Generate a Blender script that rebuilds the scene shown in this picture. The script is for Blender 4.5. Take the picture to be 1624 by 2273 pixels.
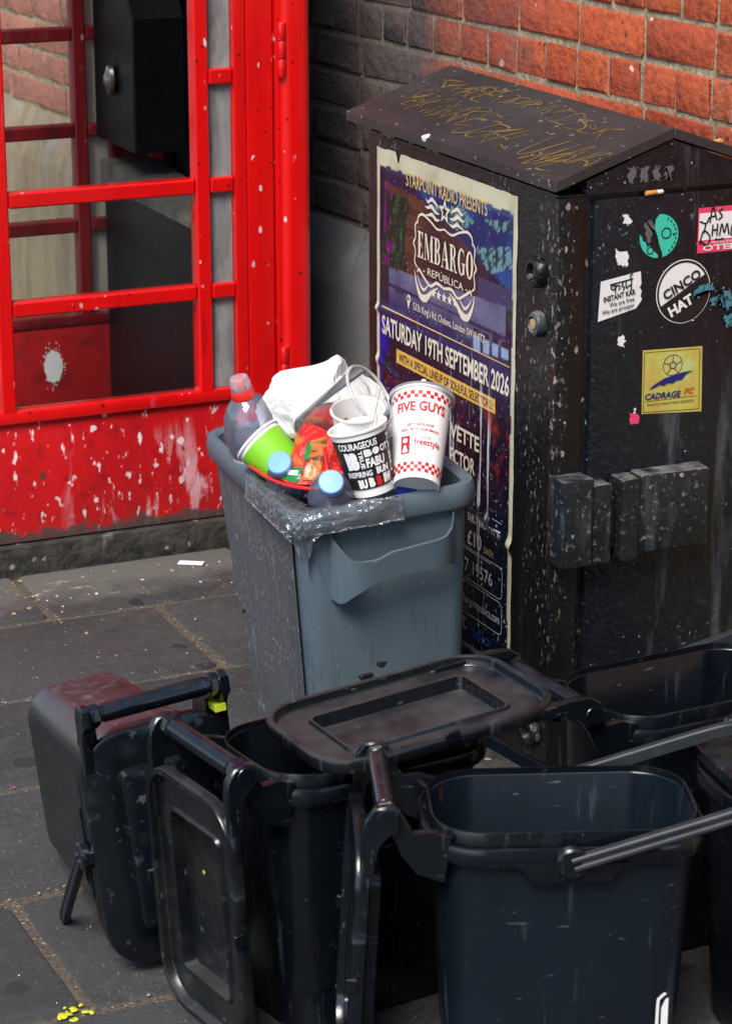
import bpy, bmesh, math, random
import numpy as np
from mathutils import Vector, Matrix, noise
rad = math.radians
for o in list(bpy.data.objects): bpy.data.objects.remove(o)
scene = bpy.context.scene
COL = scene.collection

# ------------------------------------------------------------------ camera, sky, sun, exposure
cam_d = bpy.data.cameras.new('camera'); cam = bpy.data.objects.new('camera', cam_d); COL.objects.link(cam)
cam.location = (-1.967, -3.596, 1.78)
cam.rotation_euler = (rad(90 - 17.442), 0, rad(-24.4))
cam_d.sensor_fit = 'HORIZONTAL'; cam_d.sensor_width = 24.0; cam_d.lens = 24.0 * 5780 / 1624
cam_d.clip_start = 0.05; cam_d.clip_end = 2000
cam_d.dof.use_dof = True; cam_d.dof.focus_distance = 4.35; cam_d.dof.aperture_fstop = 9.0
scene.camera = cam
world = bpy.data.worlds.new('World'); scene.world = world; world.use_nodes = True
wn = world.node_tree.nodes; wl = world.node_tree.links
sky = wn.new('ShaderNodeTexSky'); sky.sky_type = 'NISHITA'; sky.sun_disc = False
SUN_EL, SUN_AZ = 50.0, 224.0            # azimuth measured clockwise from +Y
sky.sun_elevation = rad(SUN_EL); sky.sun_rotation = rad(SUN_AZ); sky.air_density = 1.0; sky.dust_density = 0.6
bg = wn['Background']; bg.inputs['Strength'].default_value = 0.115
wl.new(sky.outputs[0], bg.inputs[0])
sun_d = bpy.data.lights.new('sun', 'SUN'); sun = bpy.data.objects.new('sun', sun_d); COL.objects.link(sun)
sun_d.energy = 2.5; sun_d.angle = rad(26); sun_d.color = (1.0, 0.95, 0.88)
sdir = Vector((math.sin(rad(SUN_AZ)) * math.cos(rad(SUN_EL)), math.cos(rad(SUN_AZ)) * math.cos(rad(SUN_EL)), math.sin(rad(SUN_EL))))
sun.rotation_euler = sdir.to_track_quat('Z', 'Y').to_euler()
sun.location = (-4, -6, 8)
vs = scene.view_settings; vs.view_transform = 'Standard'; vs.look = 'None'; vs.gamma = 1.0; vs.use_curve_mapping = False
vs.exposure = 0.95
scene.render.engine = 'CYCLES'
scene.cycles.max_bounces = 10; scene.cycles.transparent_max_bounces = 24

# ------------------------------------------------------------------ material system
def _mask(nt, co, sp):
    N, L = nt.nodes, nt.links
    k = sp.get('kind', 'noise')
    sc = sp.get('scale', 10.0)
    mp = N.new('ShaderNodeMapping'); L.new(co, mp.inputs['Vector'])
    st = sp.get('stretch', (1, 1, 1)); off = sp.get('off', 0.0)
    mp.inputs['Scale'].default_value = (st[0], st[1], st[2]); mp.inputs['Location'].default_value = (off, off * 1.7, off * .6)
    if 'rot' in sp: mp.inputs['Rotation'].default_value = sp['rot']
    lo, hi = sp.get('lo', .5), sp.get('hi', .6)
    mr = N.new('ShaderNodeMapRange'); mr.clamp = True
    if k == 'noise':
        t = N.new('ShaderNodeTexNoise'); t.inputs['Scale'].default_value = sc; t.inputs['Detail'].default_value = sp.get('detail', 5)
        t.inputs['Roughness'].default_value = sp.get('nrough', .6); t.inputs['Distortion'].default_value = sp.get('dist', 0.0)
        L.new(mp.outputs[0], t.inputs['Vector']); src = t.outputs['Fac']
        mr.inputs[1].default_value = lo; mr.inputs[2].default_value = hi
    elif k == 'speck':
        n2 = N.new('ShaderNodeTexNoise'); n2.inputs['Scale'].default_value = sc * 1.5; L.new(mp.outputs[0], n2.inputs['Vector'])
        va = N.new('ShaderNodeVectorMath'); va.operation = 'MULTIPLY_ADD'; va.inputs[1].default_value = (.5 / sc,) * 3
        L.new(n2.outputs['Color'], va.inputs[0]); L.new(mp.outputs[0], va.inputs[2])
        t = N.new('ShaderNodeTexVoronoi'); t.inputs['Scale'].default_value = sc; L.new(va.outputs[0], t.inputs['Vector'])
        sepc = N.new('ShaderNodeSeparateColor'); L.new(t.outputs['Color'], sepc.inputs[0])
        g = N.new('ShaderNodeMapRange'); g.inputs[1].default_value = sp.get('gate', .7); g.inputs[2].default_value = 1.0
        g.inputs[3].default_value = 0; g.inputs[4].default_value = sp.get('r', .25); g.clamp = True
        L.new(sepc.outputs[0], g.inputs[0])
        sub = N.new('ShaderNodeMath'); sub.operation = 'SUBTRACT'; L.new(g.outputs[0], sub.inputs[0]); L.new(t.outputs['Distance'], sub.inputs[1])
        src = sub.outputs[0]; mr.inputs[1].default_value = 0.0; mr.inputs[2].default_value = .04
    elif k == 'axis':
        sx = N.new('ShaderNodeSeparateXYZ'); L.new(co, sx.inputs[0])
        n2 = N.new('ShaderNodeTexNoise'); n2.inputs['Scale'].default_value = sc; n2.inputs['Detail'].default_value = 6; L.new(mp.outputs[0], n2.inputs['Vector'])
        ma = N.new('ShaderNodeMath'); ma.operation = 'MULTIPLY_ADD'; ma.inputs[1].default_value = sp.get('wob', .1); L.new(n2.outputs['Fac'], ma.inputs[0])
        L.new(sx.outputs[sp.get('axis', 2)], ma.inputs[2]); src = ma.outputs[0]
        mr.inputs[1].default_value = lo; mr.inputs[2].default_value = hi
    elif k == 'up':
        ge = N.new('ShaderNodeNewGeometry'); sx = N.new('ShaderNodeSeparateXYZ'); L.new(ge.outputs['Normal'], sx.inputs[0]); src = sx.outputs[2]
        mr.inputs[1].default_value = lo; mr.inputs[2].default_value = hi
    elif k == 'rand':
        oi = N.new('ShaderNodeObjectInfo'); src = oi.outputs['Random']; mr.inputs[1].default_value = lo; mr.inputs[2].default_value = hi
    L.new(src, mr.inputs[0]); out = mr.outputs[0]
    if sp.get('fac', 1.0) != 1.0:
        m = N.new('ShaderNodeMath'); m.operation = 'MULTIPLY'; m.inputs[1].default_value = sp['fac']; L.new(out, m.inputs[0]); out = m.outputs[0]
    for a in sp.get('also', ()):
        m = N.new('ShaderNodeMath'); m.operation = 'MULTIPLY'; L.new(out, m.inputs[0]); L.new(_mask(nt, co, a), m.inputs[1]); out = m.outputs[0]
    return out

MATS = {}
def mat(name, col=(.5, .5, .5), rough=.5, spec=.5, metal=0, layers=(), bumps=(), coord='Object', attr=None, coat=0.0, transl=None, sub=0):
    if name in MATS: return MATS[name]
    m = bpy.data.materials.new(name); m.use_nodes = True; nt = m.node_tree; N, L = nt.nodes, nt.links
    b = N['Principled BSDF']
    b.inputs['Metallic'].default_value = metal; b.inputs['Specular IOR Level'].default_value = spec
    b.inputs['Coat Weight'].default_value = coat; b.inputs['Coat Roughness'].default_value = .12
    if coord == 'World':
        co = N.new('ShaderNodeNewGeometry').outputs['Position']
    else:
        co = N.new('ShaderNodeTexCoord').outputs['Object']
    if attr:
        a = N.new('ShaderNodeAttribute'); a.attribute_name = attr; c = a.outputs['Color']
    else:
        r = N.new('ShaderNodeRGB'); r.outputs[0].default_value = (*col, 1); c = r.outputs[0]
    v = N.new('ShaderNodeValue'); v.outputs[0].default_value = rough; ro = v.outputs[0]
    for sp in layers:
        f = _mask(nt, co, sp)
        if sp.get('col') is not None:
            mx = N.new('ShaderNodeMix'); mx.data_type = 'RGBA'; mx.blend_type = sp.get('blend', 'MIX')
            L.new(f, mx.inputs[0]); L.new(c, mx.inputs[6]); mx.inputs[7].default_value = (*sp['col'], 1); c = mx.outputs[2]
        if sp.get('rough') is not None:
            mx = N.new('ShaderNodeMix'); mx.data_type = 'FLOAT'; L.new(f, mx.inputs[0]); L.new(ro, mx.inputs[2]); mx.inputs[3].default_value = sp['rough']; ro = mx.outputs[0]
    L.new(c, b.inputs['Base Color']); L.new(ro, b.inputs['Roughness'])
    last = None
    for sp in bumps:
        f = _mask(nt, co, sp)
        bp = N.new('ShaderNodeBump'); bp.inputs['Strength'].default_value = sp.get('strength', .5); bp.inputs['Distance'].default_value = sp.get('distance', .002)
        L.new(f, bp.inputs['Height'])
        if last: L.new(last, bp.inputs['Normal'])
        last = bp.outputs[0]
    if last: L.new(last, b.inputs['Normal'])
    MATS[name] = m; return m

def clear(name, tint=(.95, .97, 1), gloss=.1, dirt_haze=(.5, .5, .5), dirt_haze_fac=.15, dirt_haze_scale=8, rough=.03, stretch=(1, 1, .4), ior=1.35, bump=0, bscale=30):
    """thin clear sheet: see-through with a Fresnel gloss and diffuse dirt on it"""
    m = bpy.data.materials.new(name); m.use_nodes = True; nt = m.node_tree; N, L = nt.nodes, nt.links
    N.remove(N['Principled BSDF'])
    out = N['Material Output']; co = N.new('ShaderNodeTexCoord').outputs['Object']
    tr = N.new('ShaderNodeBsdfTransparent'); tr.inputs[0].default_value = (*tint, 1)
    gl = N.new('ShaderNodeBsdfGlossy'); gl.inputs['Roughness'].default_value = rough
    fr = N.new('ShaderNodeFresnel'); fr.inputs[0].default_value = ior
    ad = N.new('ShaderNodeMath'); ad.operation = 'ADD'; ad.inputs[1].default_value = gloss; ad.use_clamp = True; L.new(fr.outputs[0], ad.inputs[0])
    m1 = N.new('ShaderNodeMixShader'); L.new(ad.outputs[0], m1.inputs[0]); L.new(tr.outputs[0], m1.inputs[1]); L.new(gl.outputs[0], m1.inputs[2])
    df = N.new('ShaderNodeBsdfDiffuse'); df.inputs[0].default_value = (*dirt_haze, 1)  # grime on the panes, painted brightness in the plastics
    f = _mask(nt, co, dict(scale=dirt_haze_scale, stretch=stretch, lo=.3, hi=.75, detail=8))
    mm = N.new('ShaderNodeMath'); mm.operation = 'MULTIPLY_ADD'; mm.inputs[1].default_value = dirt_haze_fac; mm.inputs[2].default_value = dirt_haze_fac * .4; mm.use_clamp = True; L.new(f, mm.inputs[0])
    m2 = N.new('ShaderNodeMixShader'); L.new(mm.outputs[0], m2.inputs[0]); L.new(m1.outputs[0], m2.inputs[1]); L.new(df.outputs[0], m2.inputs[2])
    if bump:
        bf = _mask(nt, co, dict(scale=bscale, lo=.2, hi=.8, detail=4, dist=1.0)); bp = N.new('ShaderNodeBump'); bp.inputs['Strength'].default_value = bump; bp.inputs['Distance'].default_value = .004
        L.new(bf, bp.inputs['Height']); L.new(bp.outputs[0], gl.inputs['Normal']); L.new(bp.outputs[0], fr.inputs['Normal'])
    L.new(m2.outputs[0], out.inputs[0]); MATS[name] = m; return m

# ------------------------------------------------------------------ mesh helpers
def tag(o, label, cat, group=None, kind=None):
    o['label'] = label; o['category'] = cat
    if group: o['group'] = group
    if kind: o['kind'] = kind
    return o
def thing(name, label, cat, loc=(0, 0, 0), rotz=0, group=None, matrix=None):
    o = bpy.data.objects.new(name, None); COL.objects.link(o); o.empty_display_size = .05
    if matrix is not None: o.matrix_world = matrix
    else: o.location = loc; o.rotation_euler = (0, 0, rotz)
    return tag(o, label, cat, group)
def mesh(name, vf, m, parent=None, smooth=None, loc=None, rot=None):
    me = vf if isinstance(vf, bpy.types.Mesh) else None
    if me is None:
        me = bpy.data.meshes.new(name); me.from_pydata([tuple(map(float, v)) for v in vf[0]], [], vf[1]); me.update()
        if smooth is not None:
            me.shade_smooth(); me.set_sharp_from_angle(angle=rad(smooth))
    if m is not None and not me.materials: me.materials.append(m)
    o = bpy.data.objects.new(name, me); COL.objects.link(o)
    if parent: o.parent = parent
    if loc: o.location = loc
    if rot: o.rotation_euler = rot
    return o
def join(*vfs):
    V, Fs = [], []
    for v, f in vfs:
        n = len(V); V += list(v); Fs += [tuple(i + n for i in q) for q in f]
    return V, Fs
def xf(vf, M):
    return [tuple(M @ Vector(v)) for v in vf[0]], vf[1]
def box_vf(x0, x1, y0, y1, z0, z1, bev=0.0, seg=1, jit=0.0, seed=0):
    bm = bmesh.new(); bmesh.ops.create_cube(bm, size=1)
    for v in bm.verts:
        v.co = Vector(((x0 + x1) / 2 + v.co.x * (x1 - x0), (y0 + y1) / 2 + v.co.y * (y1 - y0), (z0 + z1) / 2 + v.co.z * (z1 - z0)))
    if bev: bmesh.ops.bevel(bm, geom=list(bm.edges), offset=bev, segments=seg, profile=.6, affect='EDGES')
    if jit:
        r = random.Random(seed)
        for v in bm.verts: v.co += Vector((r.uniform(-jit, jit), r.uniform(-jit, jit), r.uniform(-jit, jit)))
    bm.verts.index_update()
    out = [tuple(v.co) for v in bm.verts], [tuple(v.index for v in f.verts) for f in bm.faces]
    bm.free(); return out
def box(name, x0, x1, y0, y1, z0, z1, m, parent=None, bev=.003, seg=2, smooth=35, **k):
    return mesh(name, box_vf(x0, x1, y0, y1, z0, z1, bev, seg), m, parent, smooth, **k)
def rrect(w, d, r, n=6):
    pts = []
    for cx, cy, a0 in ((w / 2 - r, d / 2 - r, 0), (-w / 2 + r, d / 2 - r, 90), (-w / 2 + r, -d / 2 + r, 180), (w / 2 - r, -d / 2 + r, 270)):
        for i in range(n + 1):
            a = rad(a0 + 90 * i / n); pts.append((cx + r * math.cos(a), cy + r * math.sin(a)))
    return pts
def loft(rings, cap0=True, cap1=True, closed=True):
    V, Fs = [], []; n = len(rings[0])
    for r in rings: V += list(r)
    for k in range(len(rings) - 1):
        for i in range(n if closed else n - 1):
            j = (i + 1) % n; Fs.append((k * n + i, k * n + j, (k + 1) * n + j, (k + 1) * n + i))
    if cap0: Fs.append(tuple(range(n - 1, -1, -1)))
    if cap1: Fs.append(tuple((len(rings) - 1) * n + i for i in range(n)))
    return V, Fs
def rr_rings(specs, n=6):
    return [[(x + (s[4] if len(s) > 4 else 0), y, s[3]) for x, y in rrect(s[0], s[1], s[2], n)] for s in specs]
def lathe(prof, n=24, cap0=True, cap1=True):
    return loft([[(r * math.cos(2 * math.pi * i / n), r * math.sin(2 * math.pi * i / n), z) for i in range(n)] for r, z in prof], cap0, cap1)
def tube(pts, r, n=8, flat=1.0, up=(0, 0, 1)):
    P = [Vector(p) for p in pts]; rings = []
    for i, p in enumerate(P):
        t = (P[min(i + 1, len(P) - 1)] - P[max(i - 1, 0)]).normalized()
        a = t.cross(Vector(up)); a = a.normalized() if a.length > 1e-4 else t.cross(Vector((1, 0, 0))).normalized()
        b = a.cross(t).normalized(); rr = r[i] if isinstance(r, (list, tuple)) else r
        rings.append([tuple(p + a * math.cos(2 * math.pi * k / n) * rr + b * math.sin(2 * math.pi * k / n) * rr * flat) for k in range(n)])
    return loft(rings)
def prism(poly, y0, y1, axis='y', bev=0):
    """polygon in (x,z) extruded along y (axis 'y') or polygon in (y,z) along x, or (x,y) along z"""
    if axis == 'y': f = lambda p, t: (p[0], t, p[1])
    elif axis == 'x': f = lambda p, t: (t, p[0], p[1])
    else: f = lambda p, t: (p[0], p[1], t)
    if bev:
        c = (sum(p[0] for p in poly) / len(poly), sum(p[1] for p in poly) / len(poly))
        def sh(p):
            d = math.hypot(p[0] - c[0], p[1] - c[1]); k = max(0, (d - bev) / d); return (c[0] + (p[0] - c[0]) * k, c[1] + (p[1] - c[1]) * k)
        s = [sh(p) for p in poly]; e = bev if y1 > y0 else -bev
        return loft([[f(p, y0) for p in s], [f(p, y0 + e) for p in poly], [f(p, y1 - e) for p in poly], [f(p, y1) for p in s]])
    return loft([[f(p, y0) for p in poly], [f(p, y1) for p in poly]])
def smooth_path(pts, n=6):
    P = [np.array(p, float) for p in pts]; out = []
    for i in range(len(P) - 1):
        p0, p1, p2, p3 = P[max(i - 1, 0)], P[i], P[i + 1], P[min(i + 2, len(P) - 1)]
        for k in range(n):
            t = k / n; out.append(.5 * ((2 * p1) + (-p0 + p2) * t + (2 * p0 - 5 * p1 + 4 * p2 - p3) * t * t + (-p0 + 3 * p1 - 3 * p2 + p3) * t ** 3))
    out.append(P[-1]); return [tuple(p) for p in out]

# ------------------------------------------------------------------ flat print: text, ribbons, polygons mapped onto surfaces
_TX = {}
def text_vf(s, bold=0.0, shear=0.0):
    k = (s, bold, shear)
    if k not in _TX:
        c = bpy.data.curves.new('t', 'FONT'); c.body = s; c.offset = bold; c.resolution_u = 3; c.shear = shear; c.fill_mode = 'FRONT'
        o = bpy.data.objects.new('t', c); me = bpy.data.meshes.new_from_object(o)
        V = np.array([v.co[:2] for v in me.vertices]); Fs = [tuple(p.vertices) for p in me.polygons]
        lo, hi = V.min(0), V.max(0); asp = (hi[0] - lo[0]) / (hi[1] - lo[1]); V = (V - lo) / (hi - lo)
        bpy.data.objects.remove(o); bpy.data.curves.remove(c); bpy.data.meshes.remove(me); _TX[k] = (V, Fs, asp)
    return _TX[k]
_EPS = [0]
def put(name, V2, Fs, mapf, m, parent, h=.0004):
    _EPS[0] = (_EPS[0] + 1) % 12
    e = h + _EPS[0] * .00003
    o = mesh(name, ([mapf(x, y, e) for x, y in V2], Fs), m, parent); return o
def put_text(s, x0, x1, y0, y1, mapf, m, parent, bold=.02, shear=0.0, rot=0.0, h=.0006, name='lettering', flip=False):
    V, Fs, a = text_vf(s, bold, shear)
    P = []
    cx, cy = (x0 + x1) / 2, (y0 + y1) / 2; c, sn = math.cos(rot), math.sin(rot)
    for u, v in V:
        x, y = (u - .5) * (x1 - x0), (v - .5) * (y1 - y0)
        if flip: x, y = -x, -y
        P.append((cx + x * c - y * sn, cy + x * sn + y * c))
    return put(name, P, Fs, mapf, m, parent, h)
def ribbon(pts, w, sm=5):
    """flat stroke of varying width through points -> 2d verts, faces (one quad strip)"""
    if sm: 
        k = len(pts); pts = smooth_path(pts, sm)
        if isinstance(w, (list, tuple)):
            w = list(np.interp(np.linspace(0, len(w) - 1, len(pts)), range(len(w)), w))
    V, Fs = [], []
    for i, p in enumerate(pts):
        a = np.array(pts[max(i - 1, 0)]); b = np.array(pts[min(i + 1, len(pts) - 1)]); d = b - a; d = d / (np.linalg.norm(d) + 1e-9)
        n = np.array((-d[1], d[0])) * (w[i] if isinstance(w, (list, tuple)) else w) / 2
        V += [tuple(np.array(p) + n), tuple(np.array(p) - n)]
        if i: Fs.append((2 * i - 2, 2 * i - 1, 2 * i + 1, 2 * i))
    return V, Fs
def disc2(cx, cy, r, n=28, a0=0, a1=360, rx=None):
    rx = rx or r; full = abs(a1 - a0) >= 360
    V = [(cx + rx * math.cos(rad(a0 + (a1 - a0) * i / (n if full else n - 1))), cy + r * math.sin(rad(a0 + (a1 - a0) * i / (n if full else n - 1)))) for i in range(n)]
    return V, [tuple(range(n))]
def ring2(cx, cy, r0, r1, n=32, rx0=None, rx1=None):
    rx0, rx1 = rx0 or r0, rx1 or r1; V, Fs = [], []
    for i in range(n):
        a = 2 * math.pi * i / n; V += [(cx + rx0 * math.cos(a), cy + r0 * math.sin(a)), (cx + rx1 * math.cos(a), cy + r1 * math.sin(a))]
        j = (i + 1) % n; Fs.append((2 * i, 2 * i + 1, 2 * j + 1, 2 * j))
    return V, Fs
def poly2(*pts): return list(pts), [tuple(range(len(pts)))]
def rect2(x0, x1, y0, y1): return poly2((x0, y0), (x1, y0), (x1, y1), (x0, y1))
def star2(cx, cy, r, k=.42):
    pts = []
    for i in range(10):
        a = rad(90 + 36 * i); q = r if i % 2 == 0 else r * k; pts.append((cx + q * math.cos(a), cy + q * math.sin(a)))
    V = [(cx, cy)] + pts; return V, [(0, 1 + i, 1 + (i + 1) % 10) for i in range(10)]
def torn(pts, amp, seed, n=7):
    r = random.Random(seed); out = []
    for i in range(len(pts)):
        a, b = np.array(pts[i]), np.array(pts[(i + 1) % len(pts)])
        for k in range(n): out.append(tuple(a + (b - a) * k / n + np.array((r.uniform(-amp, amp), r.uniform(-amp, amp)))))
    return out, [tuple(range(len(out)))]

# ------------------------------------------------------------------ materials
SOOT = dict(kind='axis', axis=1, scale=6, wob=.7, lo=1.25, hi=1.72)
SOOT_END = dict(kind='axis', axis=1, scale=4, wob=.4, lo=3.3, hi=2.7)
mat('brick', (.46, .095, .034), .8, .25, coord='World', layers=[
    dict(kind='rand', lo=0, hi=1, col=(.33, .055, .026), fac=.9), dict(scale=7, lo=.55, hi=.7, col=(.15, .04, .034), fac=.7, off=12),
    dict(scale=9, lo=.45, hi=.7, col=(.42, .105, .045), fac=.7),
    dict(scale=60, lo=.5, hi=.75, col=(.16, .028, .016), fac=.8),
    dict(scale=14, stretch=(1, 1, .35), lo=.62, hi=.74, col=(.5, .33, .27), fac=.55, off=3),
    dict(kind='speck', scale=45, gate=.75, r=.3, col=(.05, .02, .015), fac=.8),
    dict(kind='speck', scale=34, gate=.9, r=.34, col=(.6, .5, .45), fac=.8, off=2),
    dict(kind='noise', scale=7, lo=.62, hi=.7, col=(.12, .2, .19), fac=.35, off=9),
    dict(kind='axis', axis=1, scale=4, wob=.5, lo=2.9, hi=3.4, col=(.33, .17, .13), fac=.7),
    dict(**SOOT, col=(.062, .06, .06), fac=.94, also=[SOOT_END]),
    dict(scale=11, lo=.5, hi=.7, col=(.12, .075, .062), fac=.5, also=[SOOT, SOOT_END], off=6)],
    bumps=[dict(scale=38, lo=.25, hi=.8, strength=.9, distance=.006), dict(kind='speck', scale=45, gate=.75, r=.3, strength=-.6, distance=.003), dict(scale=220, lo=.3, hi=.7, strength=.3, distance=.001)])
mat('mortar', (.42, .34, .22), .95, .1, coord='World', layers=[
    dict(scale=70, lo=.4, hi=.7, col=(.16, .12, .08)), dict(scale=6, lo=.5, hi=.7, col=(.22, .19, .15)),
    dict(kind='speck', scale=160, gate=.6, r=.35, col=(.5, .45, .36), fac=.7),
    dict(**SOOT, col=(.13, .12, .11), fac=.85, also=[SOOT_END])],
    bumps=[dict(scale=110, lo=.2, hi=.8, strength=.8, distance=.004)])
mat('plinth_stone', (.27, .2, .125), .85, .25, coord='World', layers=[
    dict(scale=14, stretch=(1, 1, .25), lo=.4, hi=.7, col=(.15, .11, .07), fac=.9), dict(scale=50, lo=.5, hi=.8, col=(.3, .25, .2), fac=.6),
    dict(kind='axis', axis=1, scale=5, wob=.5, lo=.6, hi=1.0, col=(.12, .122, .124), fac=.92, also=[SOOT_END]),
    dict(scale=9, lo=.5, hi=.75, col=(.26, .26, .25), fac=.7, off=4, also=[dict(kind='axis', axis=2, scale=6, wob=.2, lo=.55, hi=.68)])],
    bumps=[dict(scale=60, lo=.2, hi=.8, strength=.4, distance=.003)])
mat('flagstone', (.043, .043, .043), .82, .25, coord='World', layers=[
    dict(kind='rand', lo=0, hi=1, col=(.066, .066, .066), fac=.75),
    dict(scale=3.2, lo=.4, hi=.7, col=(.026, .026, .027), fac=.85, detail=8),
    dict(scale=26, lo=.5, hi=.75, col=(.092, .09, .086), fac=.6, detail=8), dict(scale=90, lo=.55, hi=.7, col=(.02, .018, .017), fac=.75, detail=8), dict(scale=150, lo=.6, hi=.68, col=(.2, .19, .175), fac=.6, detail=6, off=3),
    dict(kind='speck', scale=11, gate=.5, r=.40, col=(.014, .014, .016), fac=.8, rough=.7, off=5), dict(scale=1.6, lo=.45, hi=.6, col=(.055, .05, .045), fac=.5, off=8),
    dict(kind='speck', scale=120, gate=.9, r=.25, col=(.3, .28, .25), fac=.7),
    dict(kind='speck', scale=60, gate=.96, r=.22, col=(.42, .4, .37), fac=.8, off=2),
    dict(kind='axis', axis=1, scale=9, wob=.3, lo=1.38, hi=1.5, col=(.2, .195, .165), fac=.4),
    dict(scale=10, stretch=(.6, 1.6, 1), lo=.62, hi=.68, col=(.6, .6, .58), fac=.8, off=1.3, also=[dict(kind='axis', axis=1, scale=6, wob=.1, lo=1.25, hi=1.35)])],
    bumps=[dict(scale=45, lo=.2, hi=.8, strength=.45, distance=.004), dict(scale=260, lo=.3, hi=.7, strength=.35, distance=.0015)])
mat('joint_sand', (.13, .108, .082), .95, .1, coord='World', layers=[
    dict(scale=140, lo=.45, hi=.65, col=(.07, .055, .042)), dict(kind='speck', scale=110, gate=.6, r=.4, col=(.32, .27, .22), fac=.8),
    dict(kind='speck', scale=60, gate=.9, r=.35, col=(.35, .12, .05), fac=.9)], bumps=[dict(scale=120, lo=.2, hi=.8, strength=.9, distance=.005)])
CHIP = dict(kind='speck', scale=60, stretch=(1, 1, .6), gate=.62, r=.34, col=(.6, .58, .56), fac=.95, rough=.7, also=[dict(scale=6, lo=.52, hi=.60)])
mat('kiosk_red', (.66, .005, .005), .24, .5, coat=.35, layers=[
    dict(scale=7, stretch=(1, 1, .3), lo=.45, hi=.75, col=(.46, .004, .006), fac=.7), dict(scale=40, stretch=(1, 1, .15), lo=.62, hi=.72, col=(.3, .002, .01), fac=.5),
    dict(scale=25, stretch=(1, 1, .12), lo=.68, hi=.74, col=(.75, .12, .16), fac=.45, off=4), CHIP,
    dict(kind='speck', scale=75, gate=.9, r=.36, col=(.04, .01, .01), fac=.8, off=3)],
    bumps=[dict(scale=28, lo=.2, hi=.8, strength=.16, distance=.003), CHIP | dict(strength=-.4, distance=.001)])
mat('kick_red', (.55, .007, .009), .38, .5, coat=.1, layers=[
    dict(scale=9, stretch=(1, 1, .4), lo=.42, hi=.72, col=(.36, .005, .009), fac=.85), dict(scale=35, lo=.55, hi=.72, col=(.22, .004, .006), fac=.7),
    dict(scale=17, stretch=(1, 1, .2), lo=.56, hi=.63, col=(.7, .4, .43), fac=.8, detail=8, rough=.8, off=2.2, dist=.8, also=[dict(kind='axis', axis=2, scale=8, wob=.2, lo=.40, hi=.24), dict(kind='axis', axis=0, scale=5, wob=.3, lo=-.02, hi=.16)]),
    dict(scale=55, stretch=(1, 1, .45), lo=.60, hi=.64, detail=8, col=(.75, .66, .66), fac=.9, rough=.8, off=7),
    dict(kind='speck', scale=36, gate=.82, r=.34, col=(.7, .62, .62), fac=.85),
    dict(kind='speck', scale=22, gate=.72, r=.36, col=(.05, .035, .03), fac=.8, off=5),
    dict(kind='axis', axis=2, scale=24, wob=.09, lo=.142, hi=.13, col=(.06, .045, .04), fac=.92, rough=.8)],
    bumps=[dict(scale=30, lo=.2, hi=.8, strength=.25, distance=.003)])
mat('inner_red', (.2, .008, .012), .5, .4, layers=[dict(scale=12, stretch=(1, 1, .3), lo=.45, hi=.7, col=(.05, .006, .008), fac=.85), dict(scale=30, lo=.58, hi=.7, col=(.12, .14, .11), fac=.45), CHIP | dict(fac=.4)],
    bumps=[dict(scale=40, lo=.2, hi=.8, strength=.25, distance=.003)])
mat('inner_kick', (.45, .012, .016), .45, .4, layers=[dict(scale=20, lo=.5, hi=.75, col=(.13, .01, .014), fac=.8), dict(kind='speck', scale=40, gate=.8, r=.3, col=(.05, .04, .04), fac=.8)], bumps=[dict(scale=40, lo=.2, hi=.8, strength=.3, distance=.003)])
mat('kerb_grime', (.055, .05, .042), .8, .4, layers=[dict(scale=24, lo=.4, hi=.7, col=(.018, .016, .014)), dict(kind='speck', scale=40, gate=.72, r=.42, col=(.3, .28, .24), fac=.75), dict(scale=8, stretch=(1, 1, .3), lo=.62, hi=.7, col=(.42, .4, .37), fac=.6)], bumps=[dict(scale=40, lo=.2, hi=.8, strength=.9, distance=.006)])
CABL = [dict(scale=22, stretch=(1, 1, .3), lo=.45, hi=.75, col=(.012, .0115, .011), fac=.8, rough=.5),
        dict(kind='speck', scale=48, stretch=(1, 1, .55), gate=.45, r=.26, col=(.33, .29, .24), fac=.8, also=[dict(scale=5, stretch=(1, 1, .3), lo=.44, hi=.56, off=3)]),
        dict(scale=110, stretch=(1, 1, .6), lo=.58, hi=.64, detail=7, col=(.36, .33, .28), fac=.8, rough=.8, also=[dict(scale=7, stretch=(1, 1, .25), lo=.46, hi=.58, off=11)]),
        dict(scale=60, lo=.55, hi=.72, detail=7, col=(.012, .0115, .011), fac=.8),
        dict(kind='speck', scale=110, gate=.9, r=.22, col=(.4, .4, .4), fac=.8),
        dict(scale=16, stretch=(1, 1, .1), lo=.64, hi=.76, col=(.2, .2, .2), fac=.5, off=6)]
mat('cabinet_black', (.005, .005, .0055), .28, .4, layers=CABL, bumps=[dict(scale=30, lo=.2, hi=.8, strength=.5, distance=.003), dict(scale=120, lo=.3, hi=.7, strength=.35, distance=.0012)])
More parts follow.
